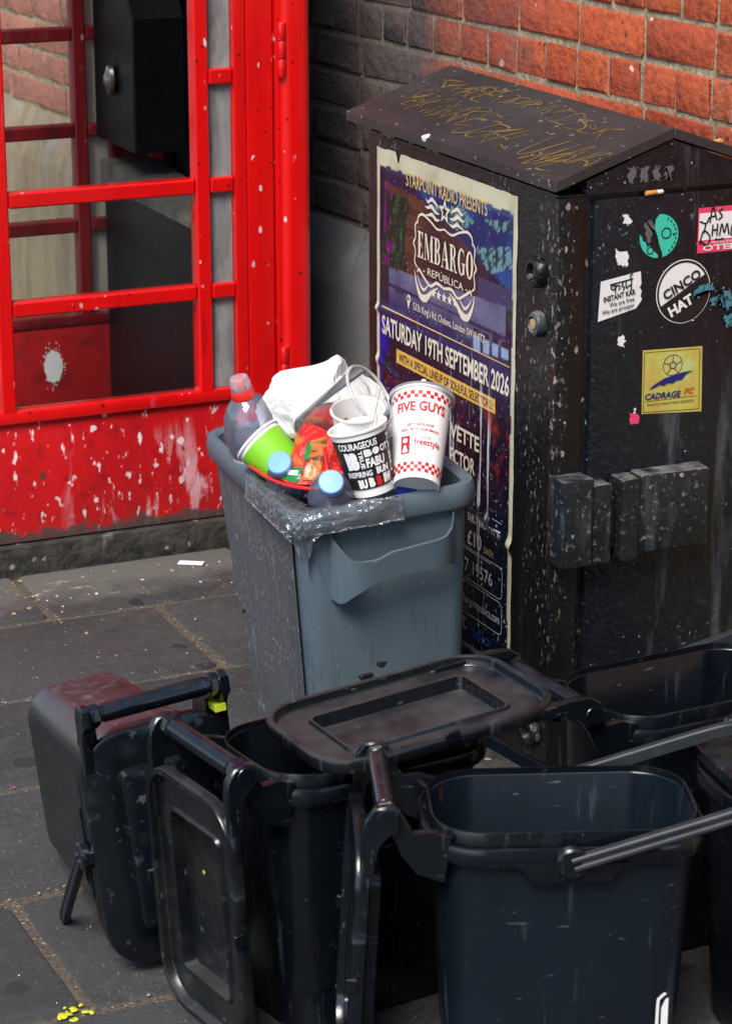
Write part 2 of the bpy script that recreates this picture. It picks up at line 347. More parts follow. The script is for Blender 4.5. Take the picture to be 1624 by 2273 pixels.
mat('cabinet_door', (.0045, .0065, .0095), .22, .5, layers=[dict(scale=70, lo=.5, hi=.75, detail=7, col=(.014, .018, .022), fac=.7), dict(scale=120, lo=.63, hi=.68, detail=6, col=(.24, .27, .29), fac=.7, also=[dict(scale=6, stretch=(1, 1, .4), lo=.52, hi=.62, off=4)]),
    dict(kind='speck', scale=30, gate=.92, r=.2, col=(.28, .32, .34), fac=.8), dict(kind='speck', scale=130, gate=.9, r=.25, col=(.35, .36, .38), fac=.8),
    dict(scale=18, stretch=(1, 1, .12), lo=.58, hi=.74, detail=8, col=(.12, .14, .16), fac=.6, off=6),
    dict(scale=30, lo=.6, hi=.75, col=(.05, .055, .06), fac=.6, also=[dict(kind='axis', axis=2, scale=8, wob=.2, lo=.55, hi=.3)])],
    bumps=[dict(scale=34, lo=.2, hi=.8, strength=.6, distance=.004), dict(scale=110, lo=.3, hi=.7, strength=.5, distance=.0016)])
mat('cabinet_lid', (.026, .0245, .024), .42, .5, layers=[dict(scale=7, stretch=(1, .5, 1), lo=.4, hi=.7, col=(.046, .045, .045), fac=.8, rough=.5), dict(scale=40, lo=.5, hi=.7, col=(.025, .024, .023), fac=.7),
    dict(kind='speck', scale=90, gate=.8, r=.4, col=(.22, .2, .17), fac=.7), dict(kind='speck', scale=18, gate=.93, r=.3, col=(.7, .7, .68), fac=.9, off=2)],
    bumps=[dict(scale=60, lo=.2, hi=.8, strength=.3, distance=.002), dict(scale=200, lo=.3, hi=.7, strength=.3, distance=.001)])
mat('ledge_dust', (.010, .012, .014), .4, .45, layers=[dict(scale=22, stretch=(1, 1, .2), lo=.54, hi=.72, detail=8, col=(.10, .112, .12), fac=.7), dict(scale=90, lo=.58, hi=.66, detail=6, col=(.2, .21, .21), fac=.5), dict(kind='up', lo=.5, hi=.9, col=(.17, .165, .155), fac=.8, rough=.9, also=[dict(scale=20, lo=.35, hi=.6)]), dict(kind='speck', scale=60, gate=.85, r=.25, col=(.3, .3, .3), fac=.7)], bumps=[dict(scale=40, lo=.2, hi=.8, strength=.6, distance=.004)])
PL = [dict(scale=5, lo=.4, hi=.75, col=(.0035, .0055, .0085), fac=.85, rough=.3), dict(scale=26, stretch=(1, 1, .3), lo=.6, hi=.85, col=(.010, .015, .020), fac=.7, rough=.42),
      dict(scale=8, stretch=(1, 1, .3), lo=.60, hi=.80, detail=9, col=(.034, .043, .052), fac=.6, rough=.6, off=3),
      dict(scale=40, stretch=(1, 1, .12), lo=.61, hi=.70, detail=7, col=(.05, .063, .073), fac=.5, rough=.6, off=9),
      dict(scale=120, stretch=(.2, .2, 1), lo=.68, hi=.71, detail=3, col=(.08, .095, .105), fac=.5, rough=.6, off=5, rot=(.4, .7, .2)),
      dict(scale=60, lo=.66, hi=.75, detail=9, col=(.03, .031, .031), fac=.5, rough=.65, off=2),
      dict(kind='speck', scale=120, gate=.96, r=.16, col=(.2, .21, .21), fac=.7), dict(kind='up', lo=.6, hi=1, col=(.03, .028, .026), fac=.45, rough=.55, also=[dict(scale=18, lo=.4, hi=.65, detail=8)])]
PB = [dict(scale=260, lo=.3, hi=.7, strength=.12, distance=.0005), dict(scale=22, lo=.2, hi=.8, strength=.12, distance=.002)]
mat('caddy_black', (.0025, .0038, .006), .2, .6, layers=PL, bumps=PB)
mat('caddy_lid_dusty', (.004, .0048, .006), .22, .6, layers=PL + [dict(scale=8, lo=.45, hi=.7, col=(.032, .029, .026), fac=.5, rough=.7), dict(kind='up', lo=.7, hi=.95, col=(.05, .045, .04), fac=.6, rough=.65, also=[dict(scale=12, lo=.3, hi=.62, detail=9)]), dict(kind='speck', scale=30, gate=.8, r=.17, col=(.6, .5, .02), fac=.95, off=4), dict(kind='speck', scale=45, gate=.9, r=.2, col=(.45, .5, .04), fac=.95, off=1)], bumps=PB)
mat('caddy_red_reflect_dust', (.006, .006, .007), .26, .7, layers=PL + [dict(kind='up', lo=.45, hi=.85, col=(.075, .024, .026), fac=.85, rough=.55, also=[dict(scale=5, lo=.25, hi=.6)]), dict(kind='up', lo=.5, hi=.9, col=(.11, .085, .075), fac=.7, rough=.8, also=[dict(scale=42, lo=.5, hi=.7)])], bumps=PB)  # maroon on upward faces is painted kiosk reflection; the brown is dust
mat('caddy_strap', (.02, .023, .028), .5, .4, layers=[dict(scale=30, lo=.45, hi=.7, col=(.035, .038, .042), fac=.8)], bumps=PB)
mat('caddy_stained', (.0055, .0095, .0155), .3, .5, layers=PL + [dict(kind='speck', scale=30, stretch=(1, 1, .4), gate=.6, r=.26, col=(.05, .02, .007), fac=.9, rough=.25, also=[dict(kind='axis', axis=0, scale=4, wob=.05, lo=-.0, hi=-.06)])], bumps=PB)
SCR = dict(scale=110, stretch=(1, 1, .07), lo=.6, hi=.67, detail=6, dist=.6, col=(.36, .37, .38), fac=.75, rough=.7)
mat('bin_grey', (.10, .138, .165), .4, .45, layers=[dict(scale=5, stretch=(1, 1, .4), lo=.4, hi=.75, col=(.078, .108, .13), fac=.8), dict(scale=60, stretch=(1, 1, .1), lo=.6, hi=.72, col=(.03, .036, .04), fac=.5),
    dict(kind='speck', scale=22, gate=.7, r=.2, col=(.11, .15, .175), fac=.5), dict(kind='speck', scale=80, gate=.9, r=.25, col=(.25, .28, .3), fac=.7), dict(kind='speck', scale=24, gate=.95, r=.15, col=(.015, .014, .012), fac=.9, off=8)],
    bumps=[dict(scale=200, lo=.3, hi=.7, strength=.15, distance=.001), dict(scale=10, lo=.2, hi=.8, strength=.1, distance=.004)])
mat('bin_grey_scratched', (.085, .087, .092), .5, .5, layers=[dict(scale=6, stretch=(1, 1, .3), lo=.4, hi=.75, col=(.06, .061, .065), fac=.8), SCR | dict(fac=.4), dict(kind='speck', scale=230, stretch=(1, 1, .2), gate=.3, r=.30, col=(.36, .37, .38), fac=.75, rough=.75), dict(kind='speck', scale=190, stretch=(1, 1, .22), rot=(.25, 0, 0), gate=.6, r=.24, col=(.45, .46, .47), fac=.8, rough=.75, off=3), dict(kind='speck', scale=140, gate=.7, r=.26, col=(.4, .41, .42), fac=.8, off=6)],
    bumps=[SCR | dict(strength=.3, distance=.001), dict(scale=200, lo=.3, hi=.7, strength=.2, distance=.001)])
mat('metal_dull', (.3, .29, .27), .35, .5, metal=1, layers=[dict(scale=40, lo=.5, hi=.7, col=(.1, .09, .08))])
mat('phone_black', (.0045, .005, .007), .42, .22, layers=[dict(scale=20, lo=.5, hi=.75, col=(.009, .008, .007), fac=.8), dict(kind='speck', scale=60, gate=.9, r=.2, col=(.25, .22, .2), fac=.6), dict(scale=16, stretch=(1, 1, .2), lo=.62, hi=.75, col=(.012, .011, .010), fac=.6)], bumps=[dict(scale=40, lo=.2, hi=.8, strength=.3, distance=.003)])
mat('phone_shelf', (.11, .1, .085), .6, .4, layers=[dict(scale=14, lo=.45, hi=.7, col=(.05, .045, .04))])
clear('glass_clear', tint=(.98, .99, .98), gloss=.0, dirt_haze=(.3, .3, .28), dirt_haze_fac=.006, ior=1.1)
clear('glass_dirty', tint=(.6, .64, .68), gloss=.05, dirt_haze=(.4, .41, .4), dirt_haze_fac=.6, dirt_haze_scale=34, stretch=(1, 1, .25), rough=.2)
clear('glass_frosted', tint=(.8, .8, .78), gloss=.02, dirt_haze=(.42, .4, .36), dirt_haze_fac=.9, dirt_haze_scale=9, stretch=(1, 1, .3), rough=.3)
clear('pet_plastic', tint=(.9, .9, .96), gloss=.1, dirt_haze=(.6, .6, .78), dirt_haze_fac=.16, dirt_haze_scale=14, rough=.06, ior=1.45, bump=.25, bscale=28)  # lavender haze paints the brightness inside the bottle into its wall
clear('pet_dark', tint=(.68, .68, .82), gloss=.06, dirt_haze=(.36, .36, .5), dirt_haze_fac=.25, dirt_haze_scale=14, rough=.06, ior=1.45, bump=.2, bscale=28)
clear('cup_clear', tint=(.98, .98, .97), gloss=.01, dirt_haze=(.8, .8, .78), dirt_haze_fac=.05, dirt_haze_scale=10, rough=.05, ior=1.4)  # white haze painted in to brighten walls that reflect dark
clear('cling_film', tint=(.97, .98, .99), gloss=.14, dirt_haze=(.8, .82, .85), dirt_haze_fac=.07, dirt_haze_scale=16, rough=.09, ior=1.45, bump=.9, bscale=34, stretch=(1, 1, 1))  # white haze painted in to lift the film's sparkle
PW = [dict(scale=6, lo=.45, hi=.75, col=(.66, .65, .62), fac=.6)]
mat('paper_white', (.68, .67, .64), .75, .3, layers=PW, bumps=[dict(scale=22, lo=.2, hi=.8, strength=.6, distance=.008, dist=1.2)])
mat('cup_white', (.82, .81, .78), .42, .4, layers=[dict(scale=10, lo=.55, hi=.8, col=(.7, .69, .66), fac=.5)])
mat('lid_white', (.75, .76, .77), .35, .5)
mat('ink_black', (.012, .012, .013), .5, .4); mat('ink_red', (.62, .015, .02), .45, .4); mat('ink_white', (.8, .79, .77), .55, .3); mat('ink_grey', (.1, .1, .1), .5)
mat('cup_green', (.2, .55, .02), .38, .45, layers=[dict(scale=5, lo=.4, hi=.7, col=(.3, .62, .05), fac=.6)])
mat('cap_red', (.75, .02, .015), .35, .5, sub=1); mat('cap_blue', (.16, .36, .68), .38, .5)
mat('bag_red', (.6, .012, .01), .22, .6, layers=[dict(scale=16, lo=.52, hi=.6, col=(.62, .16, .015), fac=.8, dist=1.5), dict(scale=11, lo=.6, hi=.64, col=(.05, .01, .01), fac=.8, off=3)], bumps=[dict(scale=40, lo=.2, hi=.8, strength=.6, distance=.005, dist=1)])
mat('bag_amber', (.45, .14, .02), .25, .6, layers=[dict(scale=22, stretch=(1, 1, 3), lo=.5, hi=.56, col=(.1, .02, .008), fac=.85, dist=1)], bumps=[dict(scale=50, lo=.2, hi=.8, strength=.5, distance=.004)])
mat('bag_green', (.02, .2, .045), .3, .5); mat('paper_yellow', (.75, .42, .03), .6, .3); mat('wood_stick', (.42, .26, .12), .7, .3)
mat('filler_dark', (.02, .02, .024), .35, .5, bumps=[dict(scale=30, lo=.2, hi=.8, strength=.8, distance=.01, dist=1)])
mat('label_pink', (.72, .42, .48), .4, .4)
mat('butt_orange', (.62, .27, .06), .8, .2); mat('butt_white', (.75, .72, .66), .8, .2)
mat('gold_marker', (.2, .125, .03), .45, .5, layers=[dict(scale=60, lo=.45, hi=.65, col=(.12, .08, .03), fac=.8), dict(scale=22, lo=.48, hi=.62, detail=7, col=(.04, .034, .027), fac=.95)])
mat('tape_lime', (.42, .52, .02), .5, .4); mat('paint_yellow', (.7, .55, .02), .5, .4)
mat('scrap_rust', (.3, .3, .24), .8, .3, layers=[dict(scale=60, lo=.5, hi=.6, col=(.14, .06, .03))])
# wear shared by the poster sheet and its lettering (same local frame, so scratches run through both)
WEAR = [dict(scale=95, lo=.62, hi=.68, detail=7, col=(.62, .66, .7), fac=.8, rough=.8, also=[dict(kind='axis', axis=2, scale=7, wob=.5, lo=1.1, hi=.55)]),
        dict(scale=60, stretch=(1, 1, .045), lo=.575, hi=.63, detail=6, col=(.66, .7, .74), fac=.9, rough=.85, off=2.4, also=[dict(scale=7, stretch=(1, 1, .1), lo=.5, hi=.56, off=5.5), dict(kind='axis', axis=2, scale=9, wob=.3, lo=.9, hi=.7)]),
        dict(scale=34, stretch=(1, 1, .05), lo=.64, hi=.66, detail=7, col=(.5, .54, .58), fac=.85, rough=.85, off=7.3, also=[dict(kind='axis', axis=2, scale=9, wob=.2, lo=.78, hi=.5)]),
        dict(kind='speck', scale=170, gate=.94, r=.24, col=(.6, .6, .62), fac=.7)]
PBUMP = [dict(scale=12, stretch=(1, 1, .6), lo=.2, hi=.8, strength=.35, distance=.006), dict(scale=70, lo=.2, hi=.8, strength=.15, distance=.002)]
mat('poster_print', attr='print', rough=.36, spec=.5, layers=WEAR, bumps=PBUMP)
mat('poster_cream', (.72, .62, .48), .4, .4, layers=WEAR, bumps=PBUMP)
mat('poster_gold', (.62, .4, .14), .4, .4, layers=WEAR, bumps=PBUMP)
mat('poster_yellow', (.72, .4, .07), .4, .4, layers=WEAR, bumps=PBUMP)
mat('poster_dark', (.015, .014, .03), .4, .4, layers=WEAR, bumps=PBUMP)
mat('poster_blue', (.02, .09, .4), .4, .4, layers=WEAR, bumps=PBUMP)
mat('poster_grey', (.58, .58, .6), .4, .4, layers=WEAR, bumps=PBUMP)
STW = [dict(scale=45, lo=.6, hi=.72, col=(.45, .45, .44), fac=.6)]
mat('sticker_white', (.72, .72, .71), .5, .4, layers=STW); mat('sticker_black', (.012, .011, .011), .45, .4)
mat('sticker_teal', (.04, .5, .36), .5, .4, layers=[dict(scale=60, lo=.62, hi=.7, col=(.02, .1, .08), fac=.8)])
mat('sticker_pink', (.7, .05, .12), .5, .4, layers=STW)
mat('sticker_holo', (.62, .58, .12), .22, .7, metal=.35, layers=[dict(scale=16, lo=.45, hi=.6, col=(.6, .42, .1), fac=.8), dict(scale=13, lo=.56, hi=.66, col=(.55, .7, .3), fac=.8, off=4), dict(scale=10, lo=.62, hi=.7, col=(.4, .6, .68), fac=.8, off=8)], bumps=[dict(scale=60, lo=.2, hi=.8, strength=.3, distance=.002)])
mat('sticker_navy', (.012, .016, .14), .4, .4); mat('sticker_rust', (.42, .1, .02), .4, .4)
mat('paint_blue', (.06, .2, .24), .6, .3, layers=[dict(scale=90, lo=.5, hi=.6, col=(.01, .015, .018), fac=.9)])

# ------------------------------------------------------------------ ground and pavement
R = random.Random(7)
g = mesh('ground', ([(-300, -300, -.06), (300, -300, -.06), (300, 300, -.06), (-300, 300, -.06)], [(0, 1, 2, 3)]), MATS['flagstone']); g['kind'] = 'structure'
def grid_sheet(x0, x1, y0, y1, step, zf):
    nx, ny = int((x1 - x0) / step) + 1, int((y1 - y0) / step) + 1
    V = [(x0 + i * (x1 - x0) / (nx - 1), y0 + j * (y1 - y0) / (ny - 1), 0) for j in range(ny) for i in range(nx)]
    V = [(x, y, zf(x, y)) for x, y, _ in V]
    return V, [(j * nx + i, j * nx + i + 1, (j + 1) * nx + i + 1, (j + 1) * nx + i) for j in range(ny - 1) for i in range(nx - 1)]
pav = mesh('pavement', grid_sheet(-4, 3, -4, 6, .1, lambda x, y: -.005 + .003 * noise.noise((x * 9, y * 9, 0))), MATS['joint_sand'], smooth=180); pav['kind'] = 'structure'
def flag(x0, x1, y0, y1, tilt=(0, 0), drop=0):
    gap = .008
    w, d = x1 - x0 - 2 * gap, y1 - y0 - 2 * gap
    n = 5; pts = []
    corner = rrect(w, d, .02, 2)
    def dens(poly, step=.07):
        out = []
        for i in range(len(poly)):
            a, b = Vector(poly[i]), Vector(poly[(i + 1) % len(poly)]); k = max(1, int((b - a).length / step))
            for q in range(k): out.append(tuple(a + (b - a) * q / k))
        return out
    poly = dens([Vector((x, y, 0)) for x, y in corner])
    sd = R.uniform(0, 50)
    rag = [Vector((x + .004 * noise.noise((x * 14 + sd, y * 14, 0)), y + .004 * noise.noise((x * 14, y * 14 + sd, 3)), 0)) for x, y, _ in poly]
    z = lambda p, h: (p[0], p[1], h + drop + tilt[0] * p[0] + tilt[1] * p[1])
    sh = lambda k: [(p[0] * (1 - k / (w / 2)), p[1] * (1 - k / (d / 2))) for p in rag]
    rings = [[z(p, -.04) for p in rag], [z(p, -.006) for p in rag], [z(p, -.0015) for p in sh(.004)], [z(p, 0) for p in sh(.011)]]
    return mesh('flagstone', loft(rings, cap0=False), MATS['flagstone'], pav, 25, loc=((x0 + x1) / 2, (y0 + y1) / 2, 0))
rows = [(-2.4, -2.0), (-2.0, -1.62), (-1.62, -1.22), (-1.22, -.82), (-.82, -.424), (-.424, -.035), (-.035, .377), (.377, .774), (.774, 1.172), (1.172, 1.57), (1.57, 2.0), (2.0, 2.4), (2.4, 2.8), (2.8, 3.2), (3.2, 3.6), (3.6, 4.0)]
joints = {(-.424, -.035): [-2.4, -1.62, -.954, -.32, .31, 1.0], (.377, .774): [-2.3, -1.55, -.88, -.1, .44], (-.035, .377): [-2.2, -1.3, -.62, .05, .44], (.774, 1.172): [-2.4, -1.7, -1.0, -.277, .40], (1.172, 1.57): [-2.3, -1.25, -.493, .0, .38],
          (-.82, -.424): [-2.2, -1.4, -.66, .0, .7]}
for ya, yb in rows:
    xs = joints.get((ya, yb))
    if xs is None:
        xs = [-2.4]; 
        while xs[-1] < (.2 if ya > 1 else .9): xs.append(xs[-1] + R.uniform(.5, .8))
        if ya > -.1: xs[-1] = .3
    for xa, xb in zip(xs[:-1], xs[1:]): flag(xa, xb, ya, yb, (R.uniform(-.004, .004), R.uniform(-.004, .004)), R.uniform(-.001, .0015))

# ------------------------------------------------------------------ brick wall on its stone plinth
wall = thing('brick_wall', 'red brick wall with sandy mortar on a chamfered stone plinth, sooty beside the kiosk', 'wall', (.5, 0, 0), rad(3.5))
CO, Z0 = .0835, .644
mesh('mortar_bed', box_vf(.0022, .4, -2.2, 6.5, .60, 3.0), MATS['mortar'], wall)
r2 = random.Random(3)
def brick_mesh(w, seed):
    vf = box_vf(0, .1, -w / 2, w / 2, -.0358, .0358, .0055, 2, .0021, seed); me = bpy.data.meshes.new('brick'); me.from_pydata(vf[0], [], vf[1]); me.shade_smooth(); me.set_sharp_from_angle(angle=rad(50)); me.materials.append(MATS['brick']); return me
HD = [brick_mesh(.101, i) for i in range(6)]; STt = [brick_mesh(.211, i + 10) for i in range(6)]
inst = []
for k in range(28):
    z = Z0 + CO * (k + .5); header = (k % 2 == 1)
    pitch = .111 if header else .2215
    y = -2.2 + (.03 if header else .03 - .055) + r2.uniform(-.008, .008)
    while y < 6.5:
        inst.append((header, y, z)); y += pitch + r2.uniform(-.002, .002)
stuffV = []
for header, y, z in inst:
    seen = z < 1.33 and (.1 < y < 1.75 or (3.0 < y < 4.9 and z > .6))
    me = r2.choice(HD if header else STt); dx = r2.uniform(-.0035, -.0008); rt = (r2.uniform(-.012, .012), r2.uniform(-.004, .004), r2.uniform(-.004, .004))
    if seen: mesh('brick', me, None, wall, loc=(dx, y, z + r2.uniform(-.0015, .0015)), rot=rt)
    else: stuffV.append((me, dx, y, z))
V, Fs = [], []
for me, dx, y, z in stuffV:
    n = len(V); V += [(v.co.x + dx, v.co.y + y, v.co.z + z) for v in me.vertices]; Fs += [tuple(i + n for i in p.vertices) for p in me.polygons]
bw = mesh('brickwork', (V, Fs), MATS['brick'], wall); bw['kind'] = 'stuff'
ys = [-2.2, -1.3, -.55, .2, .95, 1.62, 2.4, 3.25, 4.1, 4.9, 5.7, 6.5]
for a, b in zip(ys[:-1], ys[1:]):
    prof = [(-.052, -.05), (-.052, .50), (-.047, .516), (-.004, .630), (.004, .640), (.3, .640), (.3, -.05)]
    c, q = [], prof
    vf = loft([[(x, a + .003, z) for x, z in q], [(x, b - .003, z) for x, z in q]])
    mesh('plinth_stone', vf, MATS['plinth_stone'], wall, 20)
# ------------------------------------------------------------------ unseen house added behind the camera to block the low sky
mat('house_brick', (.16, .125, .105), .85, .2, layers=[dict(scale=3, lo=.4, hi=.7, col=(.12, .095, .08), fac=.7)], bumps=[dict(scale=30, lo=.3, hi=.7, strength=.4, distance=.01)])
mat('house_stucco', (.34, .27, .19), .85, .2, layers=[dict(scale=3, lo=.4, hi=.7, col=(.27, .21, .15), fac=.7)])
mat('house_white', (.6, .58, .54), .6); mat('house_glass', (.02, .025, .03), .08, .5); mat('house_slate', (.05, .05, .055), .7)
def house(loc, rz, w, h, m, lab):
    t = thing('sky_block_house', lab, 'house', loc, rad(rz), None)
    mesh('wall', box_vf(-w / 2, w / 2, 0, 6, 0, h), MATS[m], t); mesh('parapet', box_vf(-w / 2 - .06, w / 2 + .06, -.12, .3, h, h + .35, .03, 1), MATS['house_white'], t)
    mesh('roof', prism([(.31, h + .001), (3, h + 1.4), (6, h + .001)], -w / 2, w / 2, 'x'), MATS['house_slate'], t)
    n = max(1, int(w // 2)); 
    for fl in range(2):
        for i in range(n):
            x = -w / 2 + (i + .5) * w / n; z = .9 + fl * 2.9
            if fl == 0 and i == 0:
                d = mesh('door', box_vf(x - .45, x + .45, -.05, .02, .15, 2.2, .01, 1), MATS['house_slate'], t); mesh('handle', box_vf(x + .32, x + .36, -.09, -.052, 1.05, 1.2), MATS['metal_dull'], d); continue
            f = mesh('window', box_vf(x - .5, x + .5, -.06, .02, z, z + 1.5, .01, 1), MATS['house_white'], t)
            for a_ in (-1, 1):
                for b_ in (0, 1): mesh('pane', box_vf(x + (.03 if a_ > 0 else -.45), x + (.45 if a_ > 0 else -.03), -.064, -.059, z + .06 + b_ * .72, z + .72 + b_ * .72), MATS['house_glass'], f)
            mesh('sill', box_vf(x - .6, x + .6, -.14, .0, z - .1, z - .002), MATS['house_white'], f)
house((-2.6, -9.5, -.06), 180, 6.2, 6.4, 'house_brick', 'two storey brick terrace house facing the cabinet across the street')

# ------------------------------------------------------------------ telephone kiosk
KX, KY = -.265, 1.88
kio = thing('telephone_kiosk', 'red telephone kiosk with peeling paint and a missing glazing bar beside the brick wall', 'kiosk', (KX, KY, 0))
RED, KICK, INR = MATS['kiosk_red'], MATS['kick_red'], MATS['inner_red']
mesh('plinth', box_vf(-.49, .49, -.43, .47, -.02, .066, .012, 2, .003, 1), MATS['kerb_grime'], kio, 40)
mesh('floor', box_vf(-.42, .42, -.38, .42, .06, .072), MATS['kerb_grime'], kio)
def kx(X): return X - KX
for sx in (-1, 1):
    for sy, ym in ((-1, RED), (1, RED)):
        prof = rrect(.068, .068, .022, 4); x0, y0 = sx * .42, sy * .405 + (.012 if sy > 0 else -.012)
        mesh('corner_post', loft([[(x + x0, y + y0, z) for x, y in prof] for z in (.066, 2.24)]), RED, kio, 40)
ROW, B0 = .2268, .331
def glazed(side):
    """one kiosk side: a = coordinate along the side (-.39..+.39), out = outward offset"""
    front = side == 'front'
    F0 = -.42 if front else .42
    sg = -1 if front else 1
    if side in ('front', 'rear'):
        P = lambda a0, a1, d0, d1, z0, z1: (a0, a1, min(F0 - sg * d0, F0 - sg * d1), max(F0 - sg * d0, F0 - sg * d1), z0, z1)
    else:
        s = -1 if side == 'left' else 1
        P = lambda a0, a1, d0, d1, z0, z1: (min(s * (.43 - d0), s * (.43 - d1)), max(s * (.43 - d0), s * (.43 - d1)), a0 + .0, a1 + .0, z0, z1)
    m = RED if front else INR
    top = B0 + 8 * ROW
    # frame jambs, door stiles, mullions
    for s in (-1, 1):
        a = sorted((s * .318, s * .376)); box('jamb', *P(a[0], a[1], -.004, .05, .068, 2.2), m, kio, .004)
        a = sorted((s * .2905, s * .3165)); box('stile', *P(a[0], a[1], .001, .045, .068, top + .03), m, kio, .004)
        a = sorted((s * .2035, s * .2345)); box('mullion', *P(a[0], a[1], .001, .04, B0 + .001, top), m, kio, .003, 1)
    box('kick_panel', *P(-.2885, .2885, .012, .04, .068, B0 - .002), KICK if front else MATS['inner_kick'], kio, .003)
    box('bottom_rail', *P(-.2885, .2885, .0, .044, B0 - .0015, B0 + .0255), m, kio, .007, 2)
    box('top_rail', *P(-.2885, .2885, .0, .044, top + .0005, top + .06), m, kio, .005)
    for r in range(1, 8):
        z = B0 + r * ROW
        for a0, a1 in ((-.289, -.236), (-.202, .202), (.236, .289)):
            if front and r == 3 and a0 == -.202: continue
            box('glazing_bar', *P(a0, a1, .003, .038, z - .003, z + .029), m, kio, .0035, 1)
    for r in range(8):
        z0 = B0 + r * ROW + .024; z1 = B0 + (r + 1) * ROW + .002
        for a0, a1 in ((-.2905, -.2345), (-.2035, .2035), (.2345, .2905)):
            ctr = a0 == -.2035
            if front and ctr and r in (2, 3): continue            # smashed out together with its bar
            gm = 'glass_clear' if ctr else ('glass_dirty' if front else 'glass_frosted')
            b = P(a0 + .002, a1 - .002, .019, .022, z0 + .002, z1 - .002)
            mesh('pane', box_vf(*b), MATS[gm], kio)
for s in ('front', 'rear', 'left'): glazed(s)
# right-hand side is a solid back board
box('back_board', .39, .425, -.37, .38, .068, 2.2, MATS['phone_black'], kio)
# white paint splat on the inside of the rear kick panel
sp = [(-.258 + KX - KX + .118 * 0, 0)]
def rearmap(x, y, e): return (x, .42 - .0405 - e, y)
P2 = []
for i in range(60):
    a = 2 * math.pi * i / 60; k = 1 + .16 * noise.noise((math.cos(a) * 2, math.sin(a) * 2, 4)) + .08 * noise.noise((math.cos(a) * 9, math.sin(a) * 9, 1))
    P2.append((kx(-.137) + .023 * k * math.cos(a), .235 + .041 * k * math.sin(a)))
splat = put('paint_splat', P2, [tuple(range(60))], rearmap, MATS['ink_white'], kio)
rs = random.Random(5)
for i in range(70):
    a, q = rs.uniform(0, 6.3), abs(rs.gauss(1.0, .28)); V2_, F2_ = disc2(kx(-.137) + .024 * q * math.cos(a), .235 + .043 * q * math.sin(a), rs.uniform(.0006, .0024), 6); put('paint_fleck', V2_, F2_, rearmap, MATS['ink_white'], splat, .0006)
# door hinges and the strip they sit on
for z in (.33, 1.02, 1.9):
    for i in range(3): mesh('hinge', xf(lathe([(.0075, 0), (.0085, .002), (.0085, .034), (.0075, .036)], 12), Matrix.Translation((kx(.122), -.447, z + i * .038))), RED, kio, 40)
box('hinge_strip', kx(.1145), kx(.1285), -.438, -.40, .068, 2.2, RED, kio, .003)
# roof: fascias and a low dome
mesh('roof', loft(rr_rings([(.92, .92, .03, 2.2), (.92, .92, .03, 2.26), (.98, .98, .04, 2.27), (.98, .98, .04, 2.30), (.93, .93, .05, 2.31), (.93, .93, .05, 2.40), (.85, .85, .12, 2.44), (.6, .6, .2, 2.49), (.2, .2, .09, 2.51)])), RED, kio, 30)
# the telephone: upper housing with chamfered top, key lock, shelf and lower housing
ph = [(.105, .782), (.105, 1.085), (.15, 1.15), (.30, 1.15), (.375, 1.15), (.375, .782)]
mesh('telephone_housing', prism([(p[0], p[1]) for p in ph], kx(-.012), kx(.115), 'x', .004), MATS['phone_black'], kio, 30)
lock = mesh('lock_knob', xf(lathe([(.006, 0), (.02, .002), (.024, .008), (.022, .016), (.012, .02), (.008, .024)], 16), Matrix.Translation((kx(-.0125), .232, .935)) @ Matrix.Rotation(rad(-90), 4, 'Y') @ Matrix.Scale(1.5, 4, (1, 0, 0))), MATS['metal_dull'], kio, 40)
sh = [(-.27, .671), (.375, .671), (.375, .73), (.22, .73), (-.27, .679)]
mesh('shelf', prism(sh, kx(-.006), kx(.115), 'x', .002), MATS['phone_shelf'], kio, 30)
mesh('lower_housing', box_vf(kx(.004), kx(.115), -.26, .375, .074, .669, .004, 2), MATS['phone_black'], kio, 35)

# ------------------------------------------------------------------ utility cabinet
cab = thing('utility_cabinet', 'black metal street cabinet with gabled lid, torn event poster and stickers', 'cabinet', (0, 0, 0))
CB, CD = MATS['cabinet_black'], MATS['cabinet_door']
mesh('footing', box_vf(-.105, .44, .04, .76, -.04, .024, .006, 2, .002, 4), MATS['kerb_grime'], cab, 40)
mesh('body', box_vf(0, .4, 0.0, .73, .0, 1.022, .005, 2), CB, cab, 40)
box('corner_angle', -.0035, .046, -.0075, .012, .02, 1.018, CB, cab, .004)
DX0, DX1, DZ1 = .058, .395, 1.012
box('door', DX0, DX1, -.011, .01, .03, DZ1, CD, cab, .005)
# cast handle guard: two stout blocks with a dusty top and the bar between
mesh('hinge_block', join(box_vf(-.008, .052, -.050, -.0003, .410, .560, .006, 2, .0012, 5), box_vf(.0505, .088, -.047, -.0115, .408, .546, .006, 2, .0012, 6)), MATS['ledge_dust'], cab, 35)
mesh('hasp_block', join(box_vf(.1, .136, -.054, -.0113, .412, .552, .006, 2, .0012, 7), box_vf(.1345, .266, -.056, -.0113, .420, .556, .007, 2, .0014, 8)), MATS['ledge_dust'], cab, 35)
mesh('hasp_bar', box_vf(.0885, .0995, -.036, -.0115, .43, .52, .003, 1), MATS['ledge_dust'], cab, 30)
